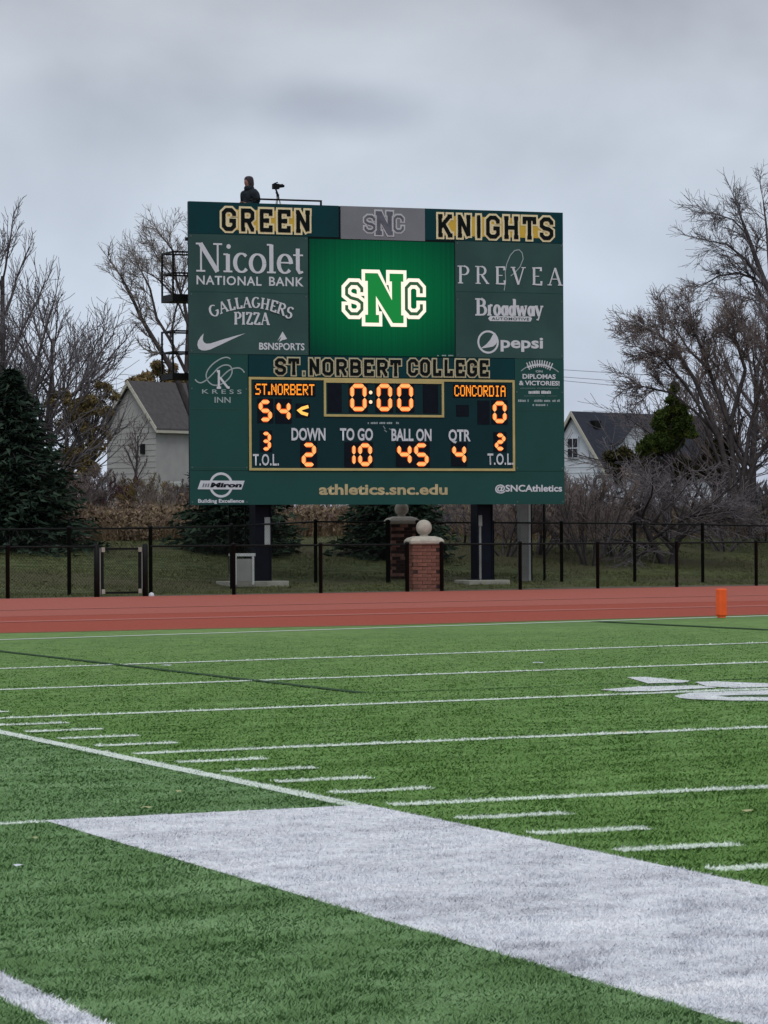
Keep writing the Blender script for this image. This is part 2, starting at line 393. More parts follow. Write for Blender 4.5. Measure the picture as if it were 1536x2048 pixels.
# ------------------------------------------------------------------ turf fibres near the camera (stuff)
def in_white(X, Y):
    return ((X > -1.55) & (X < 0) & (Y < -20*YD+.05)) | ((X > -3.17) & (X < -3.03) & (Y < -20.5))
def in_line(X, Y):
    kk = np.round(Y/YD).astype(int); yy = np.abs(Y-kk*YD) < .08
    return (yy & (kk <= 0) & (X > .1) & ((X < .62) | (kk % 5 == 0))) | ((X > -.1) & (X < 0) & (Y > -20*YD)) | ((X < -1.55) & (np.abs(Y+20*YD) < .05))
def in_logo(X, Y):
    res = np.zeros(len(X), bool)
    for P in LOGO_POLYS:
        ins = np.zeros(len(X), bool); q = len(P)
        for i in range(q):
            (x0, y0), (x1, y1) = P[i], P[i-1]
            if abs(y1-y0) < 1e-9: continue
            ins ^= ((y0 > Y) != (y1 > Y)) & (X < (x1-x0)*(Y-y0)/(y1-y0)+x0)
        res |= ins
    return res
def fibres_all(n, seed, w=.0060, h=.013, dmin=8.2, dmax=44):
    r = np.random.default_rng(seed)
    d = dmin*dmax/(dmax-(dmax-dmin)*r.random(n)); s = (r.random(n)-.5)*2*(768/F_PX*1.08)*d
    X = CAM[0]+_fw[0]*d+_rt0[0]*s; Y = CAM[1]+_fw[1]*d+_rt0[1]*s; k = Y < 9.5; X, Y, d = X[k], Y[k], d[k]; n = len(X)
    ph = np.zeros(n); ph2 = np.zeros(n)
    for i in range(26):                                  # combed patches of every size and direction
        a = r.random()*math.pi; f = 2*math.pi/np.exp(r.uniform(math.log(.07), math.log(1.1))); q = np.sin((X*math.cos(a)+Y*math.sin(a))*f+r.random()*6.28)
        if i % 2: ph += q
        else: ph2 += q
    ph /= 2.5; ph2 /= 2.5
    big = np.zeros(n)
    for i in range(16):
        a = r.normal(math.pi/2-.1, .5); f = 2*math.pi/np.exp(r.uniform(math.log(.25), math.log(2.6))); big += np.sin((X*math.cos(a)+Y*math.sin(a))*f*(1+.0*i)+1.2*np.sin(X*f*.6+i)+r.random()*6.28)
    big /= 2.8
    wh = in_white(X, Y); ln = (in_line(X, Y) | in_logo(X, Y)) & ~wh
    hh = h*(.5+.7*r.random(n))*np.where(ln, 1, np.clip(1.15-(d/dmax)**1.5, .05, 1)); ww = w*(.6+.8*r.random(n))*(.55+d/18)
    ang = ph*.55+r.normal(0, 1.5, n); lean = np.clip(1.12+.07*ph2+r.normal(0, .18, n), .2, 1.38); L_ = hh*1.9
    Z = g(X, Y)+.006; tip = np.stack([X+np.cos(ang)*L_*np.sin(lean), Y+np.sin(ang)*L_*np.sin(lean), Z+L_*np.cos(lean)], 1)
    a2 = ang+math.pi/2+r.normal(0, .5, n); ox, oy = np.cos(a2)*ww/2, np.sin(a2)*ww/2
    V = np.stack([np.stack([X-ox, Y-oy, Z], 1), np.stack([X+ox, Y+oy, Z], 1), tip], 1); tint = np.clip(.54+.09*ph2+np.where(in_white(X, Y), .17, .13)*big+r.normal(0, .13, n), 0, 1)
    for nm, mk, mt, lb in (('turf_fibres', ~wh & ~ln & (X <= 0), MG, 'green turf fibres of the apron outside the sideline'), ('turf_fibres', ~wh & ~ln & (X > 0), MGI, 'yellower green turf fibres inside the sideline'),
                       ('turf_fibres', wh, MW, 'white painted turf fibres of the wide sideline border'), ('turf_fibres', ln, MWL, 'white painted turf fibres of the yard lines and sideline')):
        c = int(mk.sum()); me = np_mesh(nm, V[mk].reshape(-1, 3), np.arange(3*c).reshape(-1, 3), np.repeat(tint[mk], 3)); tag(link(nm, me, mt), lb, 'turf', kind='stuff')
MG = mat('green turf fibre', (.148, .272, .108), .7, .12, 3, tint=[(0, (.074, .146, .040)), (1, (.27, .43, .21)), (.5, (.150, .276, .110))], spec=.15)
MGI = mat('field turf fibre', (.134, .262, .068), .7, .12, 3, tint=[(0, (.070, .146, .028)), (1, (.235, .40, .13)), (.5, (.136, .266, .070))], spec=.15)
MW = mat('white turf fibre', (.74, .76, .82), .7, .10, 3, tint=[(0, (.30, .30, .34)), (1, (1.0, 1.0, 1.0)), (.5, (.70, .72, .78)), (.7, (.86, .88, .93))], spec=.15)
MWL = mat('line turf fibre', (.70, .78, .70), .7, .10, 3, tint=[(0, (.5, .56, .5)), (1, (.85, .95, .85)), (.5, (.72, .8, .72))], spec=.15)
fibres_all(1050000, 3)

# ------------------------------------------------------------------ scoreboard frame of reference
DL, DR = 85.6, 89.2
A_ = at(378, 400, DL); B_ = at(380, 1008, DL); C_ = at(1125, 427, DR); D_ = at(1130, 1010, DR)
ux, uy = (C_+D_)[:2]/2-(A_+B_)[:2]/2; BW = math.hypot(ux, uy); BA = math.atan2(uy, ux)
BO = (A_+B_)[:2]/2; VB = (B_[2]+D_[2])/2; VT = (A_[2]+C_[2])/2
U3 = np.array([math.cos(BA), math.sin(BA), 0]); N3 = np.array([math.sin(BA), -math.cos(BA), 0])   # N3 points to the camera
BO3 = np.array([BO[0], BO[1], 0.])
def bp(px, py, w=0.):
    d = ray(px, py); t = (((BO3+N3*w)-CAM)@N3)/(d@N3); p = CAM+d*t-BO3
    return float(p@U3), float(p[2])
BG = gz(BO[0]+ux/2, BO[1]+uy/2+.3)
board = empty('scoreboard', (BO[0], BO[1], 0), BA, 'tall green football scoreboard with lit orange digits and a video screen on two posts', 'scoreboard')
# local axes: x along the board, y away from the viewer, z up;  front face at y = 0

def prism_px(name, pts, y, t, material, parent=board):
    """polygon given in the board plane, thickness t, front at -y"""
    P = [bp(*p) for p in pts]; return prism(name, P, y, t, material, parent)
def prism(name, P, y, t, material, parent):
    n = len(P); bm = bmesh.new()
    fr = [bm.verts.new((u, -y, v)) for u, v in P]; bk = [bm.verts.new((u, -y+t, v)) for u, v in P]
    bm.faces.new(fr); bm.faces.new(bk[::-1])
    for i in range(n): bm.faces.new((fr[i], bk[i], bk[(i+1) % n], fr[(i+1) % n]))
    bmesh.ops.recalc_face_normals(bm, faces=bm.faces[:]); bmesh.ops.triangulate(bm, faces=[f for f in bm.faces if len(f.verts) > 4])
    me = bpy.data.meshes.new(name); bm.to_mesh(me); bm.free(); return link(name, me, material, parent)
def panel(name, px0, py0, px1, py1, y, t, material, parent=board):
    """rectangle: left/right picture columns and top/bottom rows read at its middle column"""
    xm = (px0+px1)/2; u0 = bp(px0, (py0+py1)/2)[0]; u1 = bp(px1, (py0+py1)/2)[0]; v1 = bp(xm, py0)[1]; v0 = bp(xm, py1)[1]
    return MB().box(u0, -y, v0, u1, -y+t, v1).build(name, material, parent)

HB = bp(760, 477)[1]   # bottom of header strip
US0, US1 = bp(619, 600)[0], bp(909, 600)[0]
VS0, VS1 = bp(764, 712)[1], HB
UN0, UN1 = bp(497, 730)[0], bp(1028.5, 730)[0]
VN0 = bp(764, 756)[1]
VD0 = bp(764, 941.5)[1]
MB().box(.004, .02, VB+.004, BW-.004, .11, VT-.004).build('cabinet', M_NAVY, board)
MB().box(0, 0, HB, bp(679, 440)[0]-.02, .03, VT).build('header_panel', M_TEAL, board)
MB().box(bp(849, 440)[0]+.02, 0, HB, BW, .03, VT).build('header_panel', M_TEAL, board)
MB().box(0, 0, VS0-.004, US0-.03, .03, HB-.008).build('sponsor_panel', M_BOARD, board)
MB().box(US1+.02, 0, VS0-.004, BW, .03, HB-.008).build('sponsor_panel', M_BOARD, board)
MB().box(0, 0, VD0, UN0-.015, .03, VS0-.012).build('sponsor_panel', M_BOARD2, board)
MB().box(UN1+.015, 0, VD0, BW, .03, VS0-.012).build('sponsor_panel', M_BOARD2, board)
MB().box(0, 0.001, VB, BW, .031, VD0-.008).build('footer_panel', M_BOARD2, board)
MB().box(UN0, -.01, VN0+.01, UN1, .02, VS0-.02).build('name_panel', M_TEAL, board)
MB().box(UN0, -.012, VD0+.005, UN1, .02, VN0).build('score_panel', M_SCORE, board)
panel('grey_panel', 681, 414.5, 849, 480, .03, .06, M_GREYP)
# seams across the sponsor panels (thin raised trim)
for q, x0, x1 in ((585, 380, 617), (585, 911, 1127), (709.5, 380, 495), (718, 1034, 1128), (818, 380, 495), (935, 380, 495), (820, 1034, 1128)):
    u0 = bp(x0, q)[0]; u1 = bp(x1, q)[0]; v = bp((x0+x1)/2, q)[1]
    MB().box(u0+.01, -.004, v-.006, u1-.01, .0, v+.006).build('panel_seam', M_BOARD2 if q < 700 else M_BOARD, board)

M_BOLT = mat('panel bolt', (.10, .15, .15), .5, .1)
for v_ in (VS1-.06, (VS0+VS1)/2-.02, VS0+.06):
    for u_ in (.05, US0-.09, US1+.08, BW-.05): MB().box(u_-.016, -.010, v_-.016, u_+.016, -.001, v_+.016).build('bolt', M_BOLT, board)
for u_ in (.05, UN0-.06, UN1+.06, BW-.05):
    for v_ in (VN0-.3, VD0+.07, VB+.06): MB().box(u_-.016, -.010, v_-.016, u_+.016, -.001, v_+.016).build('bolt', M_BOLT, board)
# --- video screen (gives off light)
def screen_mat():
    m = bpy.data.materials.new('video screen'); m.use_nodes = True; nt = m.node_tree; N = nt.nodes; L = nt.links
    b = N['Principled BSDF']; b.inputs['Base Color'].default_value = (.002, .006, .004, 1); b.inputs['Roughness'].default_value = .6; b.inputs['Specular IOR Level'].default_value = .05
    t = N.new('ShaderNodeTexCoord'); mp = N.new('ShaderNodeMapping'); L.new(t.outputs['Generated'], mp.inputs[0])
    g_ = N.new('ShaderNodeTexGradient'); g_.gradient_type = 'SPHERICAL'; mp.inputs['Location'].default_value = (-.5*1.35, 0, -.55*1.5); mp.inputs['Scale'].default_value = (1.35, 0, 1.5)
    L.new(mp.outputs[0], g_.inputs[0])
    rp = N.new('ShaderNodeValToRGB'); L.new(g_.outputs[0], rp.inputs[0])
    rp.color_ramp.elements[0].position = .0; rp.color_ramp.elements[0].color = (.0, .030, .018, 1)
    rp.color_ramp.elements[1].position = .75; rp.color_ramp.elements[1].color = (.0, .115, .036, 1)
    mp2 = N.new('ShaderNodeMapping'); mp2.inputs['Scale'].default_value = (60, 0, .0); L.new(t.outputs['Generated'], mp2.inputs[0])
    nz = N.new('ShaderNodeTexNoise'); nz.inputs['Scale'].default_value = 1; nz.inputs['Detail'].default_value = 2; L.new(mp2.outputs[0], nz.inputs[0])
    r2 = N.new('ShaderNodeValToRGB'); L.new(nz.outputs[0], r2.inputs[0]); r2.color_ramp.elements[0].color = (.84, .84, .84, 1); r2.color_ramp.elements[0].position = .35
    r2.color_ramp.elements[1].color = (1.1, 1.1, 1.1, 1); r2.color_ramp.elements[1].position = .7
    mm = N.new('ShaderNodeMix'); mm.data_type = 'RGBA'; mm.blend_type = 'MULTIPLY'; mm.inputs[0].default_value = 1
    L.new(rp.outputs[0], mm.inputs[6]); L.new(r2.outputs[0], mm.inputs[7])
    L.new(mm.outputs[2], b.inputs['Emission Color']); b.inputs['Emission Strength'].default_value = 1.0
    return m
scr = MB().box(US0, -.004, VS0, US1, .02, VS1-.05).build('video_screen', screen_mat(), board)
for a in ((US0-.028, VS0, US0, VS1-.01), (US1, VS0, US1+.018, VS1-.01), (US0-.028, VS1-.05, US1+.018, VS1-.008)):
    MB().box(a[0], -.012, a[1], a[2], .02, a[3]).build('screen_bezel', M_BLK, board)

# ------------------------------------------------------------------ lettering by strokes
def ribbon(bm, pts, wid, y, closed=False, ext=0.):
    """mitred flat band; wid = width or function(direction)"""
    P = [Vector((p[0], p[1])) for p in pts]
    if len(P) > 1 and not closed and ext:
        P[0] = P[0]-(P[1]-P[0]).normalized()*ext; P[-1] = P[-1]+(P[-1]-P[-2]).normalized()*ext
    n = len(P); ds = [(P[(i+1) % n]-P[i]).normalized() for i in range(n if closed else n-1)]
    def W_(d): return wid(d) if callable(wid) else wid
    L_, R_ = [], []
    for i in range(n):
        if closed: a, b = ds[i-1], ds[i]
        else: a = ds[max(i-1, 0)]; b = ds[min(i, n-2)]
        na, nb = Vector((-a.y, a.x)), Vector((-b.y, b.x)); mm = na+nb
        if mm.length < .2: mm = na
        mm.normalize(); c = max(.45, mm.dot(na)); w = (W_(a)+W_(b))/4
        L_.append(P[i]+mm*w/c); R_.append(P[i]-mm*w/c)
    vl = [bm.verts.new((p.x, -y, p.y)) for p in L_]; vr = [bm.verts.new((p.x, -y, p.y)) for p in R_]
    for i in range(n if closed else n-1):
        j = (i+1) % n; bm.faces.new((vl[i], vl[j], vr[j], vr[i]))
def strokes(name, polys, wid, y, material, parent=board, ext=0., step=.0006, depth=0.):
    bm = bmesh.new()
    for k, p in enumerate(polys): ribbon(bm, p, wid, y+k*step, ext=ext)
    bmesh.ops.recalc_face_normals(bm, faces=bm.faces[:])
    me = bpy.data.meshes.new(name); bm.to_mesh(me); bm.free(); return link(name, me, material, parent)

c_, e_ = .27, .15
VAR = {   # slab-serif block letters on a unit box of centre lines
 'G': [[(1,.70),(1,1-e_),(1-c_,1),(c_,1),(0,1-e_),(0,e_),(c_,0),(1-c_,0),(1,e_),(1,.44),(.55,.44)]],
 'R': [[(.08,0),(.08,1)], [(-.08,1),(.72,1),(.95,.88),(.95,.60),(.72,.47),(.08,.47)], [(.55,.47),(.92,0)], [(-.08,0),(.3,0)], [(.78,0),(1.08,0)]],
 'E': [[(.08,0),(.08,1)], [(-.08,1),(.95,1),(.95,.76)], [(.08,.5),(.62,.5)], [(.62,.38),(.62,.62)], [(-.08,0),(.95,0),(.95,.24)]],
 'N': [[(.1,0),(.1,1)], [(.1,1),(.9,0)], [(.9,0),(.9,1)], [(-.08,1),(.2,1)], [(-.08,0),(.3,0)], [(.7,1),(1.08,1)]],
 'K': [[(.08,0),(.08,1)], [(.12,.42),(.85,1)], [(.35,.6),(.88,0)], [(-.08,1),(.28,1)], [(-.08,0),(.28,0)], [(.68,1),(1.05,1)], [(.7,0),(1.08,0)]],
 'I': [[(.5,0),(.5,1)], [(.1,1),(.9,1)], [(.1,0),(.9,0)]],
 'H': [[(.1,0),(.1,1)], [(.9,0),(.9,1)], [(.1,.5),(.9,.5)], [(-.08,1),(.28,1)], [(-.08,0),(.28,0)], [(.72,1),(1.08,1)], [(.72,0),(1.08,0)]],
 'T': [[(.5,0),(.5,1)], [(0,.72),(0,1),(1,1),(1,.72)], [(.28,0),(.72,0)]],
 'S': [[(1,.72),(1,1-e_),(1-c_,1),(c_,1),(0,1-e_),(0,.64),(c_,.53),(1-c_,.47),(1,.36),(1,e_),(1-c_,0),(c_,0),(0,e_),(0,.28)]],
 'O': [[(c_,0),(0,e_),(0,1-e_),(c_,1),(1-c_,1),(1,1-e_),(1,e_),(1-c_,0),(c_,0)]],
 'C': [[(1,.68),(1,1-e_),(1-c_,1),(c_,1),(0,1-e_),(0,e_),(c_,0),(1-c_,0),(1,e_),(1,.32)]],
 'B': [[(.08,0),(.08,1)], [(-.08,1),(.72,1),(.95,.88),(.95,.63),(.72,.52),(.08,.52)], [(.72,.52),(.98,.4),(.98,.13),(.75,0),(-.08,0)]],
 'L': [[(.12,0),(.12,1)], [(-.08,1),(.36,1)], [(-.08,0),(.95,0),(.95,.3)]],
 '.': [[(.2,.0),(.8,.0)]],
}
def varsity(word, boxes, th, out, y, fill, line, names=('letter', 'letter_outline'), line2=None, extra=.0):
    """boxes: u0,v0,u1,v1 outer bounds per letter; outline plate behind, letter on top"""
    for ch, (u0, v0, u1, v1) in zip(word, boxes):
        t = th; P = []
        for pl in VAR[ch]:
            P.append([(u0+t/2+(u1-u0-t)*a, v0+t/2+(v1-v0-t)*b_) for a, b_ in pl])
        strokes(names[1], P, t+2*out, y, line, ext=t/2*0+out, step=.0008)
        strokes(names[0], P, t, y+.012, fill, step=.0008, ext=t*.02)
def letter_boxes(word, pxa, pya, pxb, pyb, hpx, widths, gap):
    """bounding boxes along a line from the picture: base-line ends and letter height"""
    u0, v0 = bp(pxa, pya); u1, v1 = bp(pxb, pyb); h = bp(pxa, pya-hpx)[1]-v0; v = (v0+v1)/2
    tot = sum(widths)+gap*(len(widths)-1); k = (u1-u0)/tot; r = []; u = u0
    for w in widths: r.append((u, v, u+w*k, v+h)); u += (w+gap)*k
    return r

# GREEN / KNIGHTS / ST. NORBERT COLLEGE on gold plates
bx = letter_boxes('GREEN', 443, 461, 621, 467, 46, [1, 1.05, 1, 1, 1.12], .28)
u0, v0, u1, v1 = bx[0][0], bx[0][1], bx[-1][2], bx[0][3]
MB().box(u0+.05, -.008, v0+.03, u1-.05, -.001, v1-.03).build('letter_backing', M_GOLD2, board)
varsity('GREEN', bx, .096, .048, .014, M_BLK, M_GOLD)
bx = letter_boxes('KNIGHTS', 874, 476, 1106, 478.5, 46, [1.15, 1.05, .55, 1, 1.15, 1, 1], .26)
u0, v0, u1, v1 = bx[0][0], bx[0][1], bx[-1][2], bx[0][3]
MB().box(u0+.07, -.008, v0+.04, u1-.07, -.001, v1-.04).build('letter_backing', M_GOLD2, board)
varsity('KNIGHTS', bx, .096, .048, .014, M_BLK, M_GOLD)
WD = 'ST.NORBERT'; bx = letter_boxes(WD, 549, 750.5, 801, 752, 33.5, [1, 1, .45, 1.05, 1, 1.08, 1.08, 1, 1.08, 1], .20)
M_GOLDD = mat('dull gold vinyl', (.50, .48, .32), .5, .06, 4)
varsity(WD, bx, .078, .034, .026, M_BLK, M_GOLDD)
bx = letter_boxes('COLLEGE', 815, 752, 977, 753, 33.5, [1, 1, .95, .95, 1, 1, 1], .20)
varsity('COLLEGE', bx, .078, .034, .026, M_BLK, M_GOLDD)

# SNC emblem, grey on the header and lit on the video screen
def emblem(px, top, bot, y, th, out, fill_n, fill_s, line, nm):
    (s0, s1, n0, n1, c0, c1) = px
    def bb(a, b_, t0, t1): return bp(a, (t0+t1)/2)[0], bp((a+b_)/2, t1)[1], bp(b_, (t0+t1)/2)[0], bp((a+b_)/2, t0)[1]
    (nt_, nb_), (st, sb) = top, bot
    varsity('S', [bb(s0, s1, st, sb)], th, out, y, fill_s, line, nm)
    varsity('C', [bb(c0, c1, st, sb)], th, out, y, fill_s, line, nm)
    x0, v0, x1, v1 = bb(n0, n1, nt_, nb_); w = x1-x0; t = th*1.9
    poly = lambda d: [(x0, v0), (x0, v0+d), (x0+w*.07, v0+d), (x0+w*.07, v1-d), (x0, v1-d), (x0, v1), (x0+w*.33, v1), (x0+w*.70, v0+(v1-v0)*.46), (x0+w*.70, v1-d), (x0+w*.64, v1-d), (x0+w*.64, v1),
                      (x1, v1), (x1, v1-d), (x1-w*.06, v1-d), (x1-w*.06, v0+d), (x1, v0+d), (x1, v0), (x0+w*.72, v0), (x0+w*.28, v0+(v1-v0)*.54), (x0+w*.28, v0+d), (x0+w*.36, v0+d), (x0+w*.36, v0)]
    P = poly((v1-v0)*.16)
    prism(nm[0], P, y+.016, .002, fill_n, board)
    bm = bmesh.new(); ribbon(bm, P, out*2, y+.006, closed=True)
    bmesh.ops.recalc_face_normals(bm, faces=bm.faces[:])
    me = bpy.data.meshes.new(nm[1]); bm.to_mesh(me); bm.free(); link(nm[1], me, line, board)
    x_, w_ = x0-out*.6, 0
    prism(nm[1], [(x0, v0), (x0+w*.4, v0), (x0+w*.28, v0+(v1-v0)*.6), (x0+w*.07, v1), (x0, v1)], y+.004, .002, line, board)
GL_W = glow('screen white', (1.0, .88, .74), 1.05); GL_G = glow('screen green', (.0, .20, .035), 1.0); GL_D = glow('screen dark green', (.02, .085, .035), 1.0)
GL_B = glow('screen rim orange', (.75, .28, .05), .8)
# lit letters
emblem((689.5, 726, 729.5, 806, 809, 845), (547, 646), (564, 631), .012, .078, .085, GL_G, GL_D, GL_W, ('screen_letter', 'screen_letter_outline'))
emblem((727.5, 749, 750, 784, 786, 806), (423, 470), (431, 464), .036, .048, .040, mat('mid grey vinyl', (.12, .13, .16)), MATS['mid grey vinyl'], M_GREYL, ('emblem_letter', 'emblem_outline'))

# ------------------------------------------------------------------ plain text with the built-in font
def text_mesh(body, bold=0., space=1.):
    c = bpy.data.curves.new('text', 'FONT'); c.body = body; c.offset = bold; c.resolution_u = 3; c.space_character = space
    c.align_x = 'LEFT'; o = bpy.data.objects.new('text', c); COL.objects.link(o)
    dg = bpy.context.evaluated_depsgraph_get(); dg.update()
    me = bpy.data.meshes.new_from_object(o.evaluated_get(dg)); bpy.data.objects.remove(o); bpy.data.curves.remove(c)
    return me
def text(body, px0, pyb0, px1, pyb1, hpx, material, y=.006, bold=.0, shear=0., name='lettering', parent=board, space=1., arc=None, desc=None, depthoff=0):
    """hpx: picture height of the capitals; the word is fitted between the two base-line ends"""
    me = text_mesh(body, bold, space); n = len(me.vertices); co = np.zeros(n*3); me.vertices.foreach_get('co', co); co = co.reshape(-1, 3)
    ref = text_mesh('H', bold); rc = np.zeros(len(ref.vertices)*3); ref.vertices.foreach_get('co', rc); rc = rc.reshape(-1, 3); H0 = rc[:, 1].max()-rc[:, 1].min(); b0 = rc[:, 1].min()
    bpy.data.meshes.remove(ref)
    x0, x1 = co[:, 0].min(), co[:, 0].max(); u0, v0 = bp(px0, pyb0); u1, v1 = bp(px1, pyb1); h = bp(px0, pyb0-hpx)[1]-v0
    yy = (co[:, 1]-b0)/H0*h; xx = (co[:, 0]-x0)/(x1-x0)
    U = u0+(u1-u0)*xx+shear*yy; V = (v0+v1)/2+yy
    if arc:                                              # baseline sagitta as a fraction of the width
        V = V+arc*(u1-u0)*(1-(2*xx-1)**2)
        U = U+yy*(-arc*4*(0-(2*xx-1)))*.9
    me.vertices.foreach_set('co', np.stack([U, np.full(n, -y), V], 1).ravel()); me.update(); me.materials.clear()
    return link(name, me, material, parent)

# --- serif letters drawn with a broad pen
def arcpts(cx, cy, rx, ry, a0, a1, n=14):
    return [(cx+rx*math.cos(R(a0+(a1-a0)*i/n)), cy+ry*math.sin(R(a0+(a1-a0)*i/n))) for i in range(n+1)]
def serif_word(glyphs, px0, pyb0, px1, pyb1, hpx, thick, thin, material, y=.006, name='lettering', arc=0., space=.12):
    """glyph = (advance, [polylines], [serif (x, y, half width)]); heights in units of the capitals"""
    u0, v0 = bp(px0, pyb0); u1, v1 = bp(px1, pyb1); h = bp(px0, pyb0-hpx)[1]-v0; v = (v0+v1)/2
    tot = sum(q[0] for q in glyphs)+space*(len(glyphs)-1); k = (u1-u0)/tot; x = 0.
    def mp_(a, b_):
        xx = (x+a)/tot; s = 2*xx-1
        return u0+(x+a)*k + (h*b_*arc*4*s*.9 if arc else 0), v+h*b_+arc*(u1-u0)*(1-s*s)
    bm = bmesh.new(); z = 0
    for adv, polys, serifs in glyphs:
        for pl in polys:
            f = 1.
            if pl and isinstance(pl[0], float): f = pl[0]; pl = pl[1:]
            w = (lambda d, f=f: (thin+(thick-thin)*abs(d.y)**1.3)*h*f)
            ribbon(bm, [mp_(*p) for p in pl], w, y+z*.0006); z += 1
        for sx, sy, hw in serifs:
            ribbon(bm, [mp_(sx-hw, sy), mp_(sx+hw, sy)], thin*h*1.1, y+z*.0006); z += 1
        x += adv+space
    bmesh.ops.recalc_face_normals(bm, faces=bm.faces[:]); me = bpy.data.meshes.new(name); bm.to_mesh(me); bm.free(); return link(name, me, material, board)
def lc_i(): return (.28, [[(.14, .02), (.14, .64)]], [(.14, .02, .15), (.07, .63, .08)])
Nic = [
 (.86, [[.45, (.15, .02), (.15, .98)], [1.25, (.13, 1.0), (.70, .0)], [.45, (.71, .0), (.71, .98)]], [(.14, .02, .15), (.09, .99, .11), (.71, .99, .15)]),
 lc_i(),
 (.48, [arcpts(.27, .34, .22, .33, 45, 320, 18)], []),
 (.56, [arcpts(.28, .33, .23, .33, 0, 360, 24)], []),
 (.28, [[(.14, .02), (.14, 1.02)]], [(.14, .02, .15), (.07, 1.01, .08)]),
 (.50, [arcpts(.27, .34, .21, .33, 0, 320, 20), [(.06, .38), (.48, .38)]], []),
 (.36, [[(.16, .9), (.16, .16), (.22, .03), (.34, .06)]], [(.17, .66, .17)]),
]
serif_word(Nic, 393, 541, 607, 549, 56, .155, .055, M_WHITE, space=.05)
u0, v0 = bp(459, 493)
bm = bmesh.new(); cu, cv = bp(457, 493); rr = .055
vs_ = [bm.verts.new((cu+rr*math.cos(R(30*i)), -.006, cv+rr*math.sin(R(30*i)))) for i in range(12)]; bm.faces.new(vs_); me = bpy.data.meshes.new('lettering'); bm.to_mesh(me); bm.free(); link('lettering', me, M_WHITE, board)
text('NATIONAL', 393, 569, 523, 571.5, 18, M_WHITE, bold=.018, space=1.1); text('BANK', 538, 571.5, 607, 573, 18, M_WHITE, bold=.018, space=1.1)

def cap(ch):
    A = {
    'P': (.62, [[(.16, 0), (.16, 1)], [(.16, .98), (.36, .98)]+arcpts(.36, .74, .22, .24, 90, -90, 10)+[(.16, .5)]], [(.16, .02, .14), (.10, .98, .1)]),
    'R': (.72, [[(.16, 0), (.16, 1)], [(.16, .98), (.36, .98)]+arcpts(.36, .75, .2, .23, 90, -90, 10)+[(.16, .52)], [(.36, .5), (.68, .02)]], [(.16, .02, .14), (.10, .98, .1), (.68, .02, .09)]),
    'E': (.60, [[(.16, 0), (.16, 1)], [(.06, .98), (.54, .98), (.54, .8)], [(.16, .5), (.44, .5)], [(.06, .02), (.56, .02), (.56, .22)]], []),
    'V': (.74, [[(.08, .98), (.38, .0)], [.5, (.38, .0), (.66, .98)]], [(.08, .98, .13), (.66, .98, .12)]),
    'A': (.76, [[.5, (.08, .02), (.38, 1)], [(.38, 1), (.68, .02)], [(.20, .36), (.56, .36)]], [(.08, .02, .12), (.68, .02, .14)]),
    'G': (.74, [arcpts(.38, .5, .3, .48, 50, 340, 22)+[(.66, .44)]], [(.62, .44, .13)]),
    'L': (.58, [[(.16, 0), (.16, 1)], [(.06, .02), (.52, .02), (.52, .24)]], [(.16, .98, .14)]),
    'H': (.78, [[(.16, 0), (.16, 1)], [(.62, 0), (.62, 1)], [(.16, .5), (.62, .5)]], [(.16, .02, .14), (.16, .98, .14), (.62, .02, .14), (.62, .98, .14)]),
    'S': (.56, [arcpts(.28, .73, .2, .25, 40, 250, 12)+arcpts(.28, .26, .22, .26, 70, -150, 12)], []),
    'I': (.32, [[(.16, 0), (.16, 1)]], [(.16, .02, .14), (.16, .98, .14)]),
    'Z': (.60, [[(.08, .8), (.08, .97), (.52, .97)], [1.0, (.52, .97), (.08, .03)], [(.08, .03), (.54, .03), (.54, .2)]], []),
    'N': (.78, [[.5, (.14, 0), (.14, 1)], [(.14, 1), (.62, 0)], [.5, (.62, 0), (.62, 1)]], [(.14, .02, .12), (.08, .98, .1), (.62, .98, .12)]),
    'K': (.74, [[(.16, 0), (.16, 1)], [.5, (.18, .44), (.58, .98)], [(.3, .58), (.66, .02)]], [(.16, .02, .14), (.16, .98, .14), (.60, .98, .1), (.66, .02, .12)]),
    }
    return A[ch]
serif_word([cap(c) for c in 'PREVEA'], 915, 567, 1123, 570.5, 35, .15, .05, M_WHITE, space=.34)
# long looping ribbon through the middle of the same word
loop = [(1008, 581), (1011, 560), (1010, 545), (1013, 528), (1020, 511), (1029, 501), (1038, 499.5), (1044, 506), (1046, 518), (1040, 533), (1030, 545), (1021, 552)]
strokes('lettering', [[bp(*p) for p in loop]], .022, .011, M_WHITED)
serif_word([cap(c) for c in 'GALLAGHERS'], 424, 637, 580, 638, 21, .22, .08, M_WHITE, arc=.135, space=.06)
serif_word([cap(c) for c in 'PIZZA'], 468, 648.5, 538, 649.5, 24, .20, .08, M_WHITE, space=.08)

# swoosh mark
pts = [(491, 666.5), (470, 672), (447, 678.5), (430, 684), (420, 687), (413, 687.5), (408, 685), (405.5, 680), (406, 673), (407, 667), (401, 674), (396, 682), (394.5, 690), (397, 697), (403, 700.5), (411, 701), (420, 699), (440, 690), (465, 678)]
prism_px('sponsor_mark', pts, .006, .004, M_WHITE)
prism_px('sponsor_mark', [(565, 663), (574, 678), (565, 680), (558, 684), (563, 673), (555, 681.5)], .006, .004, M_WHITE)
text('BSN', 518, 699, 548, 700, 14, M_WHITE, bold=.03); text('SPORTS', 549, 699.5, 609, 701, 14, M_WHITE, bold=.02)
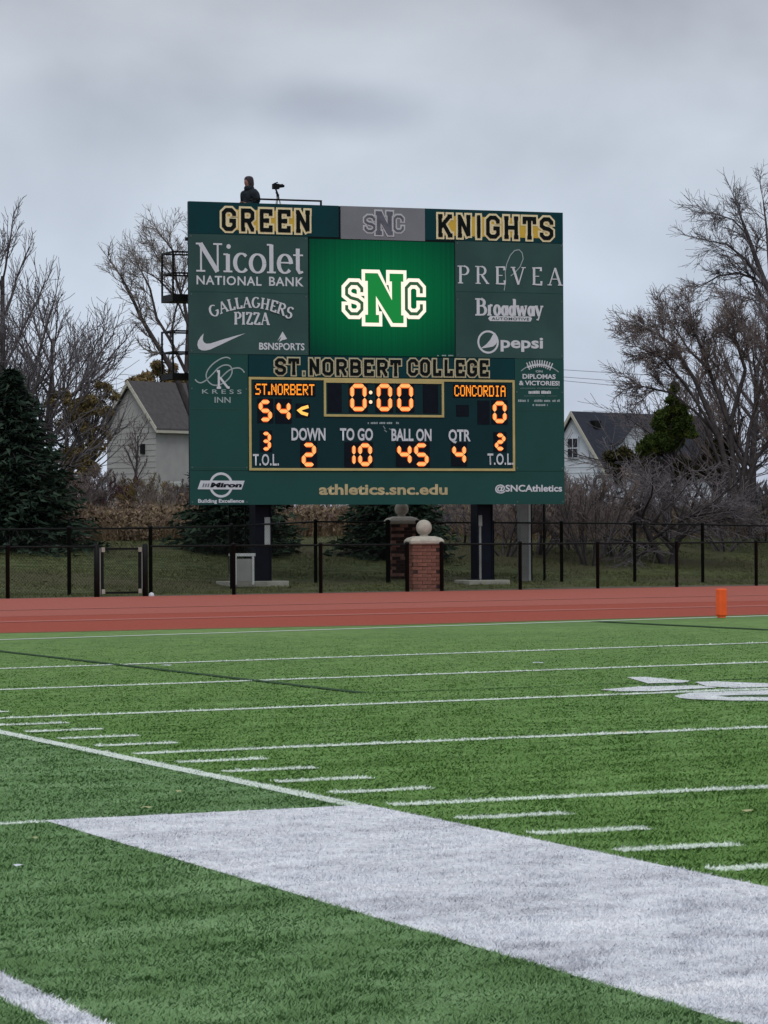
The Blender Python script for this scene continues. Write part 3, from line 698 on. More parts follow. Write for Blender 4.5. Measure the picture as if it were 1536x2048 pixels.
# Broadway
Br = [
 (.78, [[(.18, 0), (.18, 1)], [(.18, .97), (.4, .97)]+arcpts(.4, .77, .2, .2, 90, -90, 8)+[(.18, .56)], [(.4, .56)]+arcpts(.44, .30, .25, .27, 90, -90, 8)+[(.18, .03)]], [(.16, .02, .18), (.16, .98, .18)]),
 (.40, [[(.14, 0), (.14, .62)], [(.16, .5), (.24, .62), (.36, .6)]], [(.14, .03, .15)]),
 (.50, [arcpts(.25, .32, .17, .30, 0, 360, 18)], []),
 (.50, [arcpts(.22, .30, .14, .27, 0, 360, 16), [(.40, 0), (.40, .62)]], []),
 (.52, [arcpts(.22, .30, .14, .27, 0, 360, 16), [(.40, 0), (.40, 1)]], [(.36, .98, .08)]),
 (.74, [[(.06, .62), (.22, 0)], [.6, (.22, 0), (.36, .6)], [(.36, .6), (.52, 0)], [.6, (.52, 0), (.66, .6)]], [(.07, .6, .1), (.64, .6, .09)]),
 (.50, [arcpts(.22, .30, .14, .27, 0, 360, 16), [(.40, 0), (.40, .62)]], []),
 (.56, [[(.06, .62), (.26, .02)], [.6, (.46, .62), (.2, -.22), (.08, -.2)]], [(.08, .6, .1), (.46, .6, .1)]),
]
serif_word(Br, 951, 631, 1086, 632, 33, .20, .085, M_WHITE, space=.02)
pill = [(980, 632), (1060, 633), (1064, 637), (1061, 643), (980, 642), (976, 637)]
prism_px('sponsor_mark', pill, .008, .004, M_WHITE)
text('AUTOMOTIVE', 983, 640, 1058, 641, 5.5, M_BOARD, y=.013, bold=.02, space=1.15)
# round soft drink mark and word
def ring(name, cx, cy, rpx, wpx, material, y=.006, n=32):
    c = bp(cx, cy); r_ = (bp(cx+rpx, cy)[0]-c[0]); w_ = bp(cx+wpx, cy)[0]-c[0]
    bm = bmesh.new(); ribbon(bm, [(c[0]+r_*math.cos(2*math.pi*i/n), c[1]+r_*math.sin(2*math.pi*i/n)) for i in range(n)], w_, y, closed=True)
    bmesh.ops.recalc_face_normals(bm, faces=bm.faces[:]); me = bpy.data.meshes.new(name); bm.to_mesh(me); bm.free(); return link(name, me, material, board)
ring('sponsor_mark', 976, 684, 19.5, 3.6, M_WHITE)
prism_px('sponsor_mark', [(961, 697), (972, 689), (980, 680), (986, 669), (989.5, 665.5), (994, 672), (995, 680), (992, 688), (986, 693), (976, 695)], .007, .004, M_WHITE)
text('pepsi', 1001, 695.5, 1086, 697.5, 23, M_WHITE, bold=.028)
# flowing K mark
kz = lambda x, y: (380+x/12.8, 700+y/12.8)
K1 = [(1030, 230), (960, 190), (850, 200), (720, 260), (560, 380), (450, 520), (410, 640), (430, 740), (480, 820), (560, 885), (660, 905), (780, 880), (920, 800), (1030, 680), (1075, 560), (1050, 440), (960, 385), (830, 400), (700, 480), (600, 590), (480, 710), (370, 800), (270, 840), (180, 810), (130, 750)]
K2 = [(800, 700), (900, 600), (1000, 520), (1120, 470), (1250, 460), (1340, 510), (1390, 580)]
def smooth(P, k=3):
    P = [np.array(p, float) for p in P]; o = []
    for i in range(len(P)-1):
        p0, p1, p2, p3 = P[max(i-1, 0)], P[i], P[i+1], P[min(i+2, len(P)-1)]
        for j in range(k):
            t = j/k; o.append(tuple(.5*((2*p1)+(-p0+p2)*t+(2*p0-5*p1+4*p2-p3)*t*t+(-p0+3*p1-3*p2+p3)*t**3)))
    o.append(tuple(P[-1])); return o
strokes('sponsor_mark', [[bp(*kz(*p)) for p in smooth(K1)], [bp(*kz(*p)) for p in smooth(K2)]], .030, .006, M_WHITED)
strokes('sponsor_mark', [[bp(*kz(735, 540)), bp(*kz(735, 965))], [bp(*kz(760, 700)), bp(*kz(960, 960)), bp(*kz(1010, 965))], [bp(*kz(680, 965)), bp(*kz(790, 965))], [bp(*kz(680, 545)), bp(*kz(760, 545))]], .055, .012, M_WHITE)
text('K R E S S', 404, 787, 483, 788, 8.5, M_WHITED, bold=.01)
text('INN', 429, 805, 461, 806, 11.5, M_WHITED, bold=.01)
strokes('sponsor_mark', [[bp(408, 789.5), bp(482, 790.5)]], .008, .006, M_BOARD)
# builder's mark: ring behind a slanted bar
ring('sponsor_mark', 442, 970, 21.5, 4.6, M_WHITE)
prism_px('sponsor_mark', [(401, 961), (489, 961.5), (483, 979), (395, 978.5)], .009, .004, M_WHITE)
text('Miron', 420, 974.5, 482, 975, 9.5, M_NAVY, y=.015, bold=.05, shear=.35)
for k in range(3): prism_px('sponsor_mark', [(404+k*5, 974), (407+k*5, 974), (409+k*5, 967), (406+k*5, 967)], .015, .002, M_GREYP)
text('Building Excellence', 396, 1005, 488, 1006, 7.5, M_WHITE, bold=.03)
# football arch with laces and the message under it
arcp = [(1042, 742), (1050, 736), (1060, 731), (1070, 728.5), (1080, 728), (1090, 729), (1100, 733), (1108, 737.5), (1117, 744)]
strokes('sponsor_mark', [[bp(*p) for p in smooth(arcp)]], .022, .006, M_WHITED)
for i, t in enumerate(np.linspace(0, 1, 11)):
    x = 1056+46*t; yv = 731.5-6*(1-(2*t-1)**2)*1.0+1.2*t; s_ = (2*t-1)
    strokes('sponsor_mark', [[bp(x+s_*3, yv-6), bp(x-s_*3, yv+8)]], .028, .009, M_WHITE)
strokes('sponsor_mark', [[bp(1054, 735), bp(1066, 731), bp(1079, 729.8), bp(1092, 731.5), bp(1103, 736)]], .03, .013, M_WHITE)
text('ON', 1071, 745, 1085, 745, 4.5, M_WHITED, bold=.05)
text('DIPLOMAS', 1045, 757.5, 1111, 758, 9.5, M_WHITE, bold=.03)
text('& VICTORIES!', 1038, 770.5, 1119, 771, 9, M_WHITE, bold=.03)
def dashes(px0, px1, py, hpx, material, y=.006, seed=1, name='fine_print'):
    r = random.Random(seed); bm = bmesh.new(); x = px0; k = 0
    while x < px1:
        w = r.uniform(1.6, 3.2)
        if r.random() > .16:
            u0, v0 = bp(x, py+hpx/2); u1, v1 = bp(min(x+w, px1), py-hpx/2*r.uniform(.6, 1.1))
            bm.faces.new([bm.verts.new(p) for p in ((u0, -y, v0), (u1, -y, v0), (u1, -y, v1), (u0, -y, v1))])
        x += w+.7
    me = bpy.data.meshes.new(name); bm.to_mesh(me); bm.free(); return link(name, me, material, board)
dashes(1040, 1118, 776.5, 2.2, mat('faint vinyl', (.12, .19, .19)), seed=2); dashes(1057, 1102, 784.5, 6, M_WHITE, seed=3)
dashes(1042, 1114, 792, 1.4, mat('faint vinyl', (.12, .19, .19)), seed=4); dashes(1036, 1120, 801.5, 4.5, M_WHITED, seed=5); dashes(1065, 1095, 810, 4, M_WHITED, seed=6)
dashes(868, 906, 711, 2.6, M_WHITED, .016, seed=7); dashes(735, 797, 846, 4, M_WHITED, .018, seed=8)
text('athletics.snc.edu', 638, 989, 895, 990, 21.5, mat('tan vinyl', (.50, .42, .24)), bold=.030)
text('@SNCAthletics', 990, 983, 1124, 983.5, 13.5, M_WHITE, bold=.028)
# scratches under the clock
for a, b_ in (((766, 852), (770, 858)), ((768, 860), (773, 864)), ((778, 857), (784, 861))):
    strokes('scuff', [[bp(*a), bp(*b_)]], .016, .018, M_WHITED)

# --- gold frames round the score panel and the clock
def frame(px0, py0, px1, py1, w, y, nm):
    xm = (px0+px1)/2; u0 = bp(px0, (py0+py1)/2)[0]; u1 = bp(px1, (py0+py1)/2)[0]; v1 = bp(xm, py0)[1]; v0 = bp(xm, py1)[1]
    for a in ((u0, v0, u1, v0+w), (u0, v1-w, u1, v1), (u0, v0+w, u0+w, v1-w), (u1-w, v0+w, u1, v1-w)):
        MB().box(a[0], -y, a[1], a[2], -.005, a[3]).build(nm, M_GOLDF, board)
frame(497.5, 757, 1029, 941.5, .058, .03, 'score_frame')
frame(647, 762, 887, 834, .055, .036, 'clock_frame')
for t_, a, yb, b_, h_ in (('DOWN', 582, 881, 650, 25), ('TO GO', 679, 881, 745, 24.5), ('BALL ON', 782, 882, 862, 24.5), ('QTR', 896, 882.5, 940, 23.5), ('T.O.L.', 505, 931, 557, 23), ('T.O.L.', 974, 929.5, 1026, 22.5)):
    text(t_, a, yb, b_, yb+.3, h_, M_WHITE, y=.034, bold=.02 if '.' in t_ else .03, name='caption', space=1.08 if '.' in t_ else 1)

# --- digits: seven lamp bars on a dark face
LIT = glow('amber lamp core', (1.0, .37, .11), 1.3); HALO = glow('painted amber halo', (.85, .10, .006), .9); OFF = mat('unlit lamp', (.010, .012, .018), .4, .1)
SEG = {'0': 'abcdef', '1': 'bc', '2': 'abged', '3': 'abgcd', '4': 'fgbc', '5': 'afgcd', ' ': ''}
def digit(ch, px0, py0, px1, py1, one_left=False):
    xm = (px0+px1)/2; ym = (py0+py1)/2; u0 = bp(px0, ym)[0]; u1 = bp(px1, ym)[0]; v1 = bp(xm, py0)[1]; v0 = bp(xm, py1)[1]; p = .035
    face = MB().box(u0-p, -.022, v0-p, u1+p, -.010, v1+p).build('digit_face', M_LEDOFF, board)
    w = u1-u0; h = v1-v0; t = min(.092, w*.32)
    a = t/2; X0, X1, Y0, Y1, YM = u0+a, u1-a, v0+a, v1-a, (v0+v1)/2; q = t*.10
    S_ = {'a': ((X0, Y1), (X1, Y1)), 'd': ((X0, Y0), (X1, Y0)), 'g': ((X0, YM), (X1, YM)), 'f': ((X0, YM), (X0, Y1)), 'b': ((X1, YM), (X1, Y1)), 'e': ((X0, Y0), (X0, YM)), 'c': ((X1, Y0), (X1, YM))}
    on = SEG[ch]
    for k, (A, B) in S_.items():
        A = Vector(A); B = Vector(B); d = (B-A).normalized(); nn = Vector((-d.y, d.x)); A2 = A+d*q; B2 = B-d*q
        def hexa(r): return [A2-d*0, A2+d*r+nn*r, B2-d*r+nn*r, B2, B2-d*r-nn*r, A2+d*r-nn*r]
        if k in on:
            prism('segment_halo', [tuple(x) for x in hexa(t*.66)], .026, .003, HALO, face)  # bloom around the lit bar, painted as a wider, dimmer glowing plate
            prism('segment_core', [tuple(x) for x in hexa(t*.43)], .030, .003, LIT, face)
    return face
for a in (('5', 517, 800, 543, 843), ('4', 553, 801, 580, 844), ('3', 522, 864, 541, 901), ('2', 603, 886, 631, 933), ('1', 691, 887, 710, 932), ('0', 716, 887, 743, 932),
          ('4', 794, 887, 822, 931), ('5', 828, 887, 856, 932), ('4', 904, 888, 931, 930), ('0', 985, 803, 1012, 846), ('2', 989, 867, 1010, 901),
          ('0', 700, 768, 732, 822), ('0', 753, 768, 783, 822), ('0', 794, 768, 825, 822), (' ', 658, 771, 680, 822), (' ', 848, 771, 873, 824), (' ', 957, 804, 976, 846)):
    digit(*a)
for k, y_ in enumerate((785, 804)):
    face = panel('colon_lamp', 735.5, y_-5, 745.5, y_+5, .026, .02, M_LEDOFF)
    c = bp(740.5, y_); prism('lamp', [(c[0]+.045*math.cos(R(45*i)), c[1]+.045*math.sin(R(45*i))) for i in range(8)], .030, .003, glow('pale lamp', (1., .68, .42), 1.2), face)
face = panel('possession_lamp', 591, 807, 619, 835, .022, .012, M_LEDOFF)
strokes('lamp', [[bp(616, 813), bp(603, 817), bp(597.5, 821), bp(603, 826), bp(615, 829.5)]], .075, .028, glow('yellow lamp', (1., .52, .10), 1.2), face)
face = panel('possession_lamp', 912, 810, 937, 833, .022, .012, M_LEDOFF)

# team names in dots
DOT = {'S': '01111100001000001110000010000111110', 'T': '11111001000010000100001000010000100', '.': '00000000000000000000000000110001100', 'N': '10001110011010110101100111000110001',
 'O': '01110100011000110001100011000101110', 'R': '11110100011000111110101001001010001', 'B': '11110100011000111110100011000111110', 'E': '11111100001000011110100001000011111',
 'C': '01110100011000010000100001000101110', 'D': '11110100011000110001100011000111110', 'I': '01110001000010000100001000010001110', 'A': '01110100011000111111100011000110001'}
def dots(word, px0, py0, px1, py1, material):
    xm = (px0+px1)/2; ym = (py0+py1)/2; u0 = bp(px0, ym)[0]; u1 = bp(px1, ym)[0]; v1 = bp(xm, py0)[1]; v0 = bp(xm, py1)[1]
    face = MB().box(u0-.03, -.022, v0-.03, u1+.03, -.01, v1+.03).build('name_display', M_LEDOFF, board)
    n = len(word)*6-1-(3 if '.' in word else 0); du = (u1-u0)/n; dv = (v1-v0)/7; bm = bmesh.new(); x = 0
    for ch in word:
        gl = DOT[ch]; cols = range(5) if ch != '.' else range(1, 3)
        for r_ in range(7):
            for k, c in enumerate(cols):
                if gl[r_*5+c] == '1':
                    cu = u0+(x+k+.5)*du; cv = v1-(r_+.5)*dv; a, b_ = du*.52, dv*.47
                    bm.faces.new([bm.verts.new(p) for p in ((cu-a, -.026, cv-b_), (cu+a, -.026, cv-b_), (cu+a, -.026, cv+b_), (cu-a, -.026, cv+b_))])
        x += len(cols)+1
    me = bpy.data.meshes.new('dot_letters'); bm.to_mesh(me); bm.free(); link('dot_letters', me, material, face)['kind'] = 'stuff'
AMB = glow('amber dots', (1.0, .30, .02), 1.15)
dots('ST.NORBERT', 510, 768, 628, 790, AMB); dots('CONCORDIA', 908, 771, 1010, 793, AMB)

# --- posts, catwalks, boxes and conduits belonging to the scoreboard
def leg(pc, wpx):
    u0 = bp(pc-wpx/2, 1090, -.4)[0]; u1 = bp(pc+wpx/2, 1090, -.4)[0]; z0 = BG-.05
    m_ = MB(); m_.box(u0, .38, z0, u0+.16, .80, VT-.3); m_.box(u0+.16, .42, z0, u1-.02, .80, VT-.31)
    m_.box(u1-.02, .38, z0, u1, .80, VT-.3); m_.box(u0-.09, .34, z0+.14, u1+.03, .84, z0+.18)
    return m_.build('leg', M_NAVY, board), u0, u1
_, la0, la1 = leg(526.5, 32); _, lb0, lb1 = leg(970, 31)
MB().box(la0-.75, .05, BG-.1, la1+.32, 1.1, BG+.13).build('footing', M_CONC, board, bevel=.02)
MB().box(lb0-.32, .15, BG-.1, lb1+.35, 1.1, BG+.10).build('footing', M_CONC, board, bevel=.02)
u0, u1 = bp(541, 1060)[0], bp(552.5, 1060)[0]; MB().box(u0, .40, bp(545, 1093)[1], u1, .55, bp(545, 1034)[1]).build('electrical_box', M_LGREY, board, bevel=.01)
MB().bar((lb0+.06, .36, BG), (lb0+.06, .36, bp(960, 1052)[1]), .03).build('conduit', M_STEEL, board)
MB().box(lb0+.02, .32, bp(960, 1052)[1], lb0+.10, .37, bp(960, 1030)[1]).build('conduit_box', M_STEEL, board)
def catwalk(zf, u0, u1, w0, w1, rails=(.5, 1.0), th=.14):
    fl = MB().box(u0, w0, zf-th, u1, w1, zf).build('catwalk_floor', M_BLACK, board)
    n = max(2, int((u1-u0)/1.6)+1)
    for w_ in ((w0+.02, w1-.02) if len(rails) and th > .12 else (w0+.02,)):
        for i in range(n):
            u = u0+.02+(u1-u0-.04)*i/(n-1); MB().box(u-.02, w_-.02, zf+.0005, u+.02, w_+.02, zf+rails[-1]-.001).build('catwalk_post', M_BLACK, fl)
        for r_ in rails: MB().box(u0, w_-.018, zf+r_-.02, u1, w_+.018, zf+r_+.02).build('catwalk_rail', M_BLACK, fl)
    for r_ in rails: MB().box(u0, w0+.04, zf+r_-.02, u0+.036, w1-.04, zf+r_+.02).build('catwalk_rail', M_BLACK, fl)
W0 = .95
zA = bp(360, 588, -W0)[1]; catwalk(zA, bp(345, 590, -W0)[0], BW*.75, W0, W0+.85, th=.17)
zB = bp(360, 746, -W0)[1]; catwalk(zB, bp(345, 750, -W0)[0], BW*.75, W0, W0+.85)
zC = bp(580, 400, -W0)[1]-1.07; uC1 = bp(644, 403, -W0)[0]
catwalk(zC, bp(505, 400, -W0)[0], uC1, W0, W0+.85, rails=(.55, 1.07), th=.10)
MB().box(bp(371, 477, -.2)[0], .15, bp(372, 480)[1], .1, .25, bp(372, 473)[1]).build('bracket', M_BLACK, board)
for u_ in (.9, BW-.3):
    for i in range(5): MB().box(u_-.05, .111, VB+.4+i*1.4, u_+.05, .95, VB+.5+i*1.4).build('bracket', M_BLACK, board)
ld = MB()
for s_ in (-.2, .2): ld.box(1.82+s_-.02, W0+.87, BG+.3, 1.82+s_+.02, W0+.91, zC+1.0)
for i in range(26): ld.box(1.62, W0+.875, BG+.5+i*.28, 2.02, W0+.905, BG+.53+i*.28)
ld.build('ladder', M_BLACK, board)

# ------------------------------------------------------------------ person on the top catwalk and the camera on its tripod
def board_pt(u, w, z): return BO3+U3*u-N3*w+np.array([0, 0, z])
pu = bp(500, 400, -W0-.35)[0]; pp = board_pt(pu, W0+.38, zC)
M_JACKET = mat('dark padded jacket', (.022, .028, .036), .85, .35, 9, .6, 30); M_HOOD = mat('grey brown knit hood', (.060, .048, .056), .9, .35, 25, .6, 60); M_SKIN = mat('skin', (.30, .15, .12), .6, .1, 9)
M_TROUSER = mat('dark trousers', (.012, .014, .02), .85, .2)
person = empty('person', tuple(pp), YAW*-1+math.radians(-50), 'hooded person in a dark jacket standing behind the top left edge of the scoreboard', 'person')
person.scale = (.9, .9, .9)
def skin(name, joints, edges, material, parent, levels=2, root=0):
    me = bpy.data.meshes.new(name); me.from_pydata([j[:3] for j in joints], edges, []); o = link(name, me, material, parent)
    sk = o.modifiers.new('skin', 'SKIN'); sk.use_smooth_shade = True
    ly = me.skin_vertices[0].data if me.skin_vertices else None
    if ly is None:
        bm = bmesh.new(); bm.from_mesh(me); bm.verts.layers.skin.verify(); bm.to_mesh(me); bm.free(); ly = me.skin_vertices[0].data
    for i, j in enumerate(joints):
        r_ = j[3]; ly[i].radius = r_ if isinstance(r_, tuple) else (r_, r_); ly[i].use_root = (i == root)
    sb = o.modifiers.new('sub', 'SUBSURF'); sb.levels = levels; sb.render_levels = levels; return o
# local: faces -y ; shoulders along x
J = [(0, 0, .93, .11), (0, .0, 1.12, .11), (0, -.01, 1.30, .12), (0, -.02, 1.42, .07), (0, -.04, 1.52, .055), (0, -.07, 1.60, (.070, .080)), (0, -.085, 1.68, (.080, .095)), (0, -.075, 1.75, (.06, .07)),
     (.10, 0, .86, .08), (.11, -.01, .50, .06), (.11, .01, .10, .045), (.12, -.10, .05, .04), (-.10, 0, .86, .08), (-.11, -.01, .50, .06), (-.11, .01, .10, .045), (-.12, -.10, .05, .04),
     (.17, 0, 1.38, .045), (.26, .03, 1.12, .04), (.16, -.20, 1.06, .035), (.07, -.27, 1.10, .032), (-.17, 0, 1.38, .045), (-.26, .03, 1.12, .04), (-.16, -.20, 1.05, .035), (-.07, -.27, 1.08, .032)]
Ed = [(0,1),(1,2),(2,3),(3,4),(4,5),(5,6),(6,7),(0,8),(8,9),(9,10),(10,11),(0,12),(12,13),(13,14),(14,15),(3,16),(16,17),(17,18),(18,19),(3,20),(20,21),(21,22),(22,23)]
skin('body', J, Ed, M_SKIN, person)
skin('jacket', [(0, 0, .84, (.21, .17)), (0, 0, 1.02, (.21, .18)), (0, .01, 1.22, (.23, .19)), (0, .01, 1.38, (.20, .17)), (0, -.02, 1.50, (.15, .14)),
     (.22, .01, 1.36, .135), (.30, .04, 1.12, .10), (.17, -.19, 1.05, .07), (-.22, .01, 1.36, .135), (-.30, .04, 1.12, .10), (-.17, -.19, 1.04, .07)],
     [(0, 1), (1, 2), (2, 3), (3, 4), (3, 5), (5, 6), (6, 7), (3, 8), (8, 9), (9, 10)], M_JACKET, person)
skin('trousers', [(0, 0, .92, (.16, .13)), (.10, 0, .80, .11), (.11, -.01, .50, .085), (.11, .01, .10, .07), (-.10, 0, .80, .11), (-.11, -.01, .50, .085), (-.11, .01, .10, .07)], [(0, 1), (1, 2), (2, 3), (0, 4), (4, 5), (5, 6)], M_TROUSER, person)
skin('collar', [(0, 0, 1.44, (.17, .15)), (0, -.02, 1.53, (.15, .14)), (0, -.03, 1.60, (.125, .12))], [(0, 1), (1, 2)], M_JACKET, person)
skin('hood', [(0, .04, 1.52, (.12, .09)), (0, .01, 1.62, (.135, .115)), (0, -.015, 1.71, (.14, .13)), (0, -.03, 1.79, (.13, .135)), (0, -.03, 1.84, (.06, .06))], [(0, 1), (1, 2), (2, 3), (3, 4)], M_HOOD, person)
for s_ in (-1, 1):
    MB().box(s_*.12-.05, -.20, .0, s_*.12+.05, .06, .09).build('boot', M_TROUSER, person, bevel=.02)
    for k in range(4): MB().bar((s_*(.055-.02*k*.0), -.285+.018*k, 1.13), (s_*.01, -.31+.018*k, 1.115), .010, 6, .008).build('finger', M_SKIN, person, True)

tu = bp(557, 400, -W0-.35)[0]; tp = board_pt(tu, W0+.40, zC)
tri = empty('camera_tripod', tuple(tp), BA, 'thin tripod with pale legs on the top catwalk right of the person', 'tripod')
for k in range(3):
    a = R(90+120*k); MB().bar((.30*math.cos(a), .30*math.sin(a), 0), (.02*math.cos(a), .02*math.sin(a), 1.18), .013, 6, .017).build('leg', M_LGREY, tri)
MB().bar((0, 0, 1.10), (0, 0, 1.24), .035).build('tripod_head', M_BLACK, tri)
MB().bar((0, 0, 1.24), (-.05, 0, 1.36), .022).build('neck', M_BLACK, tri)
MB().bar((-.05, 0, 1.28), (.10, .22, 1.18), .010).build('pan_handle', M_BLACK, tri)
vc = empty('video_camera', tuple(tp+np.array([0, 0, 1.36])), BA, 'small black video camera mounted on the tripod above the scoreboard', 'camera')
MB().box(-.13, -.06, .0, .03, .06, .13).build('camera_body', M_BLACK, vc, bevel=.01)
MB().bar((.03, 0, .075), (.13, 0, .09), .045, 12).build('lens', M_BLACK, vc)
MB().box(.06, -.05, .02+.03, .16, .05, .11).build('lens_hood', M_BLACK, vc, bevel=.01)
MB().bar((-.10, 0, .13), (.0, 0, .165), .015).build('microphone', M_BLACK, vc)

# ------------------------------------------------------------------ fences
M_WIRE = mat('dark chain link wire', (.012, .014, .012), .6, .2)
def fence(name, pts, h, label, pitch=.075, rail=.022, post=.035, posts=None, group='black chain link fences'):
    x0, y0, _ = pts[0]; o = empty(name, (x0, y0, gz(x0, y0)), 0, label, 'fence', group); b0 = np.array([x0, y0, gz(x0, y0)])
    P0, P1 = [], []; Q = [np.array([x, y, gz(x, y)]) - b0 for x, y, _ in pts]
    for i, q in enumerate(Q):
        r_ = pts[i][2]
        if r_: 
            m_ = MB(); m_.lathe([(r_, -.15), (r_, h+.01), (r_*1.15, h+.015), (r_*1.1, h+.05), (.005, h+.07)], 8, (0, 0)); p = m_.build('post', M_BLACK, o, True); p.location = tuple(q)
    for a, b_ in zip(Q[:-1], Q[1:]):
        MB().bar(a+np.array([0, 0, h]), b_+np.array([0, 0, h]), rail).build('top_rail', M_BLACK, o)
        L_ = float(np.linalg.norm((b_-a)[:2])); d = (b_-a)/L_
        for sgn in (1, -1):
            s = -h
            while s < L_+h:
                lo, hi = (max(0, s), min(L_, s+h-.04)) if sgn > 0 else (max(0, s), min(L_, s+h-.04))
                if hi-lo > .03:
                    t0, t1 = (lo-s, hi-s)
                    if sgn < 0: t0, t1 = h-.04-t0, h-.04-t1
                    P0.append(a+d*lo+np.array([0, 0, t0+.02])); P1.append(a+d*hi+np.array([0, 0, t1+.02]))
                s += pitch
    me = segs_mesh('chain_link', P0, P1, [.0016]*len(P0), [.0016]*len(P0)); w = link('chain_link', me, M_WIRE, o); w['kind'] = 'stuff'
    return o
def nf(px, r_=.045):             # point of the near fence line under a picture column
    d = ray(px, 1085); t = (41.6+.37*(CAM[0]-14)-CAM[1])/(d[1]-.37*d[0]); p = CAM+d*t; return (float(p[0]), float(p[1]), r_)
HN = 1.09
fence('low_fence', [nf(-330), nf(-160), nf(15), nf(190, 0)], HN, 'low black chain link fence left of the gate beside the dark spruce')
fence('low_fence', [nf(301, 0), nf(467), nf(641), nf(814, .05)], HN, 'low black chain link fence between the gate and the brick pillar')
fence('low_fence', [nf(883, .05), nf(1040), nf(1195), nf(1353), nf(1512), nf(1670), nf(1830)], HN, 'low black chain link fence right of the brick pillars')
def tf(px, depth, r_=.045): x, y, z = ground_at(px, depth); return (x, y, r_)
fence('tall_fence', [tf(-330, 80.5), tf(-180, 80.5), tf(-20, 80.5), tf(138, 80.5), tf(301, 81.5), tf(463, 85), tf(631, 88.2), tf(776, 88.8, .06)], 1.47, 'taller black fence behind the scoreboard left of the rear brick pillar', pitch=.08)
fence('tall_fence', [tf(835, 89.2, .05), tf(985, 90), tf(1123, 90.6), tf(1269, 91.2), tf(1405, 91.9), tf(1545, 92.5), tf(1690, 93)], 1.46, 'taller black fence with four posts on the lawn right of the scoreboard', pitch=.08)
# gate
ga, gb = nf(193), nf(290); gx, gy = ga[0], ga[1]; gate = empty('gate', (gx, gy, gz(gx, gy)), math.atan2(gb[1]-ga[1], gb[0]-ga[0]), 'closed black gate with pale corner plates in the low fence', 'gate')
GW = math.hypot(gb[0]-ga[0], gb[1]-ga[1])
for x_ in (0, GW): MB().lathe([(.06, -.1), (.06, HN+.03), (.02, HN+.06)], 10, (x_, 0)).build('gate_post', M_BLACK, gate, True)
a0, a1, b0_, b1_ = .12, GW-.12, .07, HN-.03
for n_, q in (('gate_rail', (a0, -.022, b0_, a1, .022, b0_+.045)), ('gate_rail', (a0, -.022, b1_-.045, a1, .022, b1_)), ('gate_stile', (a0, -.023, b0_+.046, a0+.05, .023, b1_-.046)), ('gate_stile', (a1-.05, -.023, b0_+.046, a1, .023, b1_-.046))):
    MB().box(*q).build(n_, M_BLACK, gate)
M_PLATE = mat('pale corner plate', (.36, .35, .30), .6)
for x_, z_ in ((a0, b0_), (a1-.07, b0_), (a0, b1_-.09), (a1-.07, b1_-.09)): MB().box(x_-.01, -.034, z_, x_+.08, -.024, z_+.10).build('corner_plate', M_PLATE, gate, bevel=.008)
MB().box(a0-.045, -.012, b0_, a0-.02, .012, b1_).build('hinge_strap', M_STEEL, gate); MB().box(a1+.02, -.012, b0_+.1, a1+.04, .012, b1_-.1).build('latch', M_STEEL, gate)
P0, P1 = [], []; s = -HN
while s < GW:
    for sg in (0, 1):
        lo, hi = max(a0, s), min(a1, s+b1_-b0_)
        if hi-lo > .03:
            t0, t1 = lo-s, hi-s
            if sg: t0, t1 = (b1_-b0_)-t0, (b1_-b0_)-t1
            P0.append((lo, 0, b0_+t0)); P1.append((hi, 0, b0_+t1))
    s += .06
o = link('chain_link', segs_mesh('chain_link', P0, P1, [.0025]*len(P0), [.0025]*len(P0)), M_WIRE, gate); o['kind'] = 'stuff'
x_, y_, _ = nf(299.5); o = MB().lathe([(.05, -.02), (.065, .02), (.05, .07), (.01, .09)], 12).build('white_ball', M_WHITE, None, True); o.location = (x_, y_-.12, gz(x_, y_-.12)); tag(o, 'small white round cap on the ground at the right gate post', 'ball')

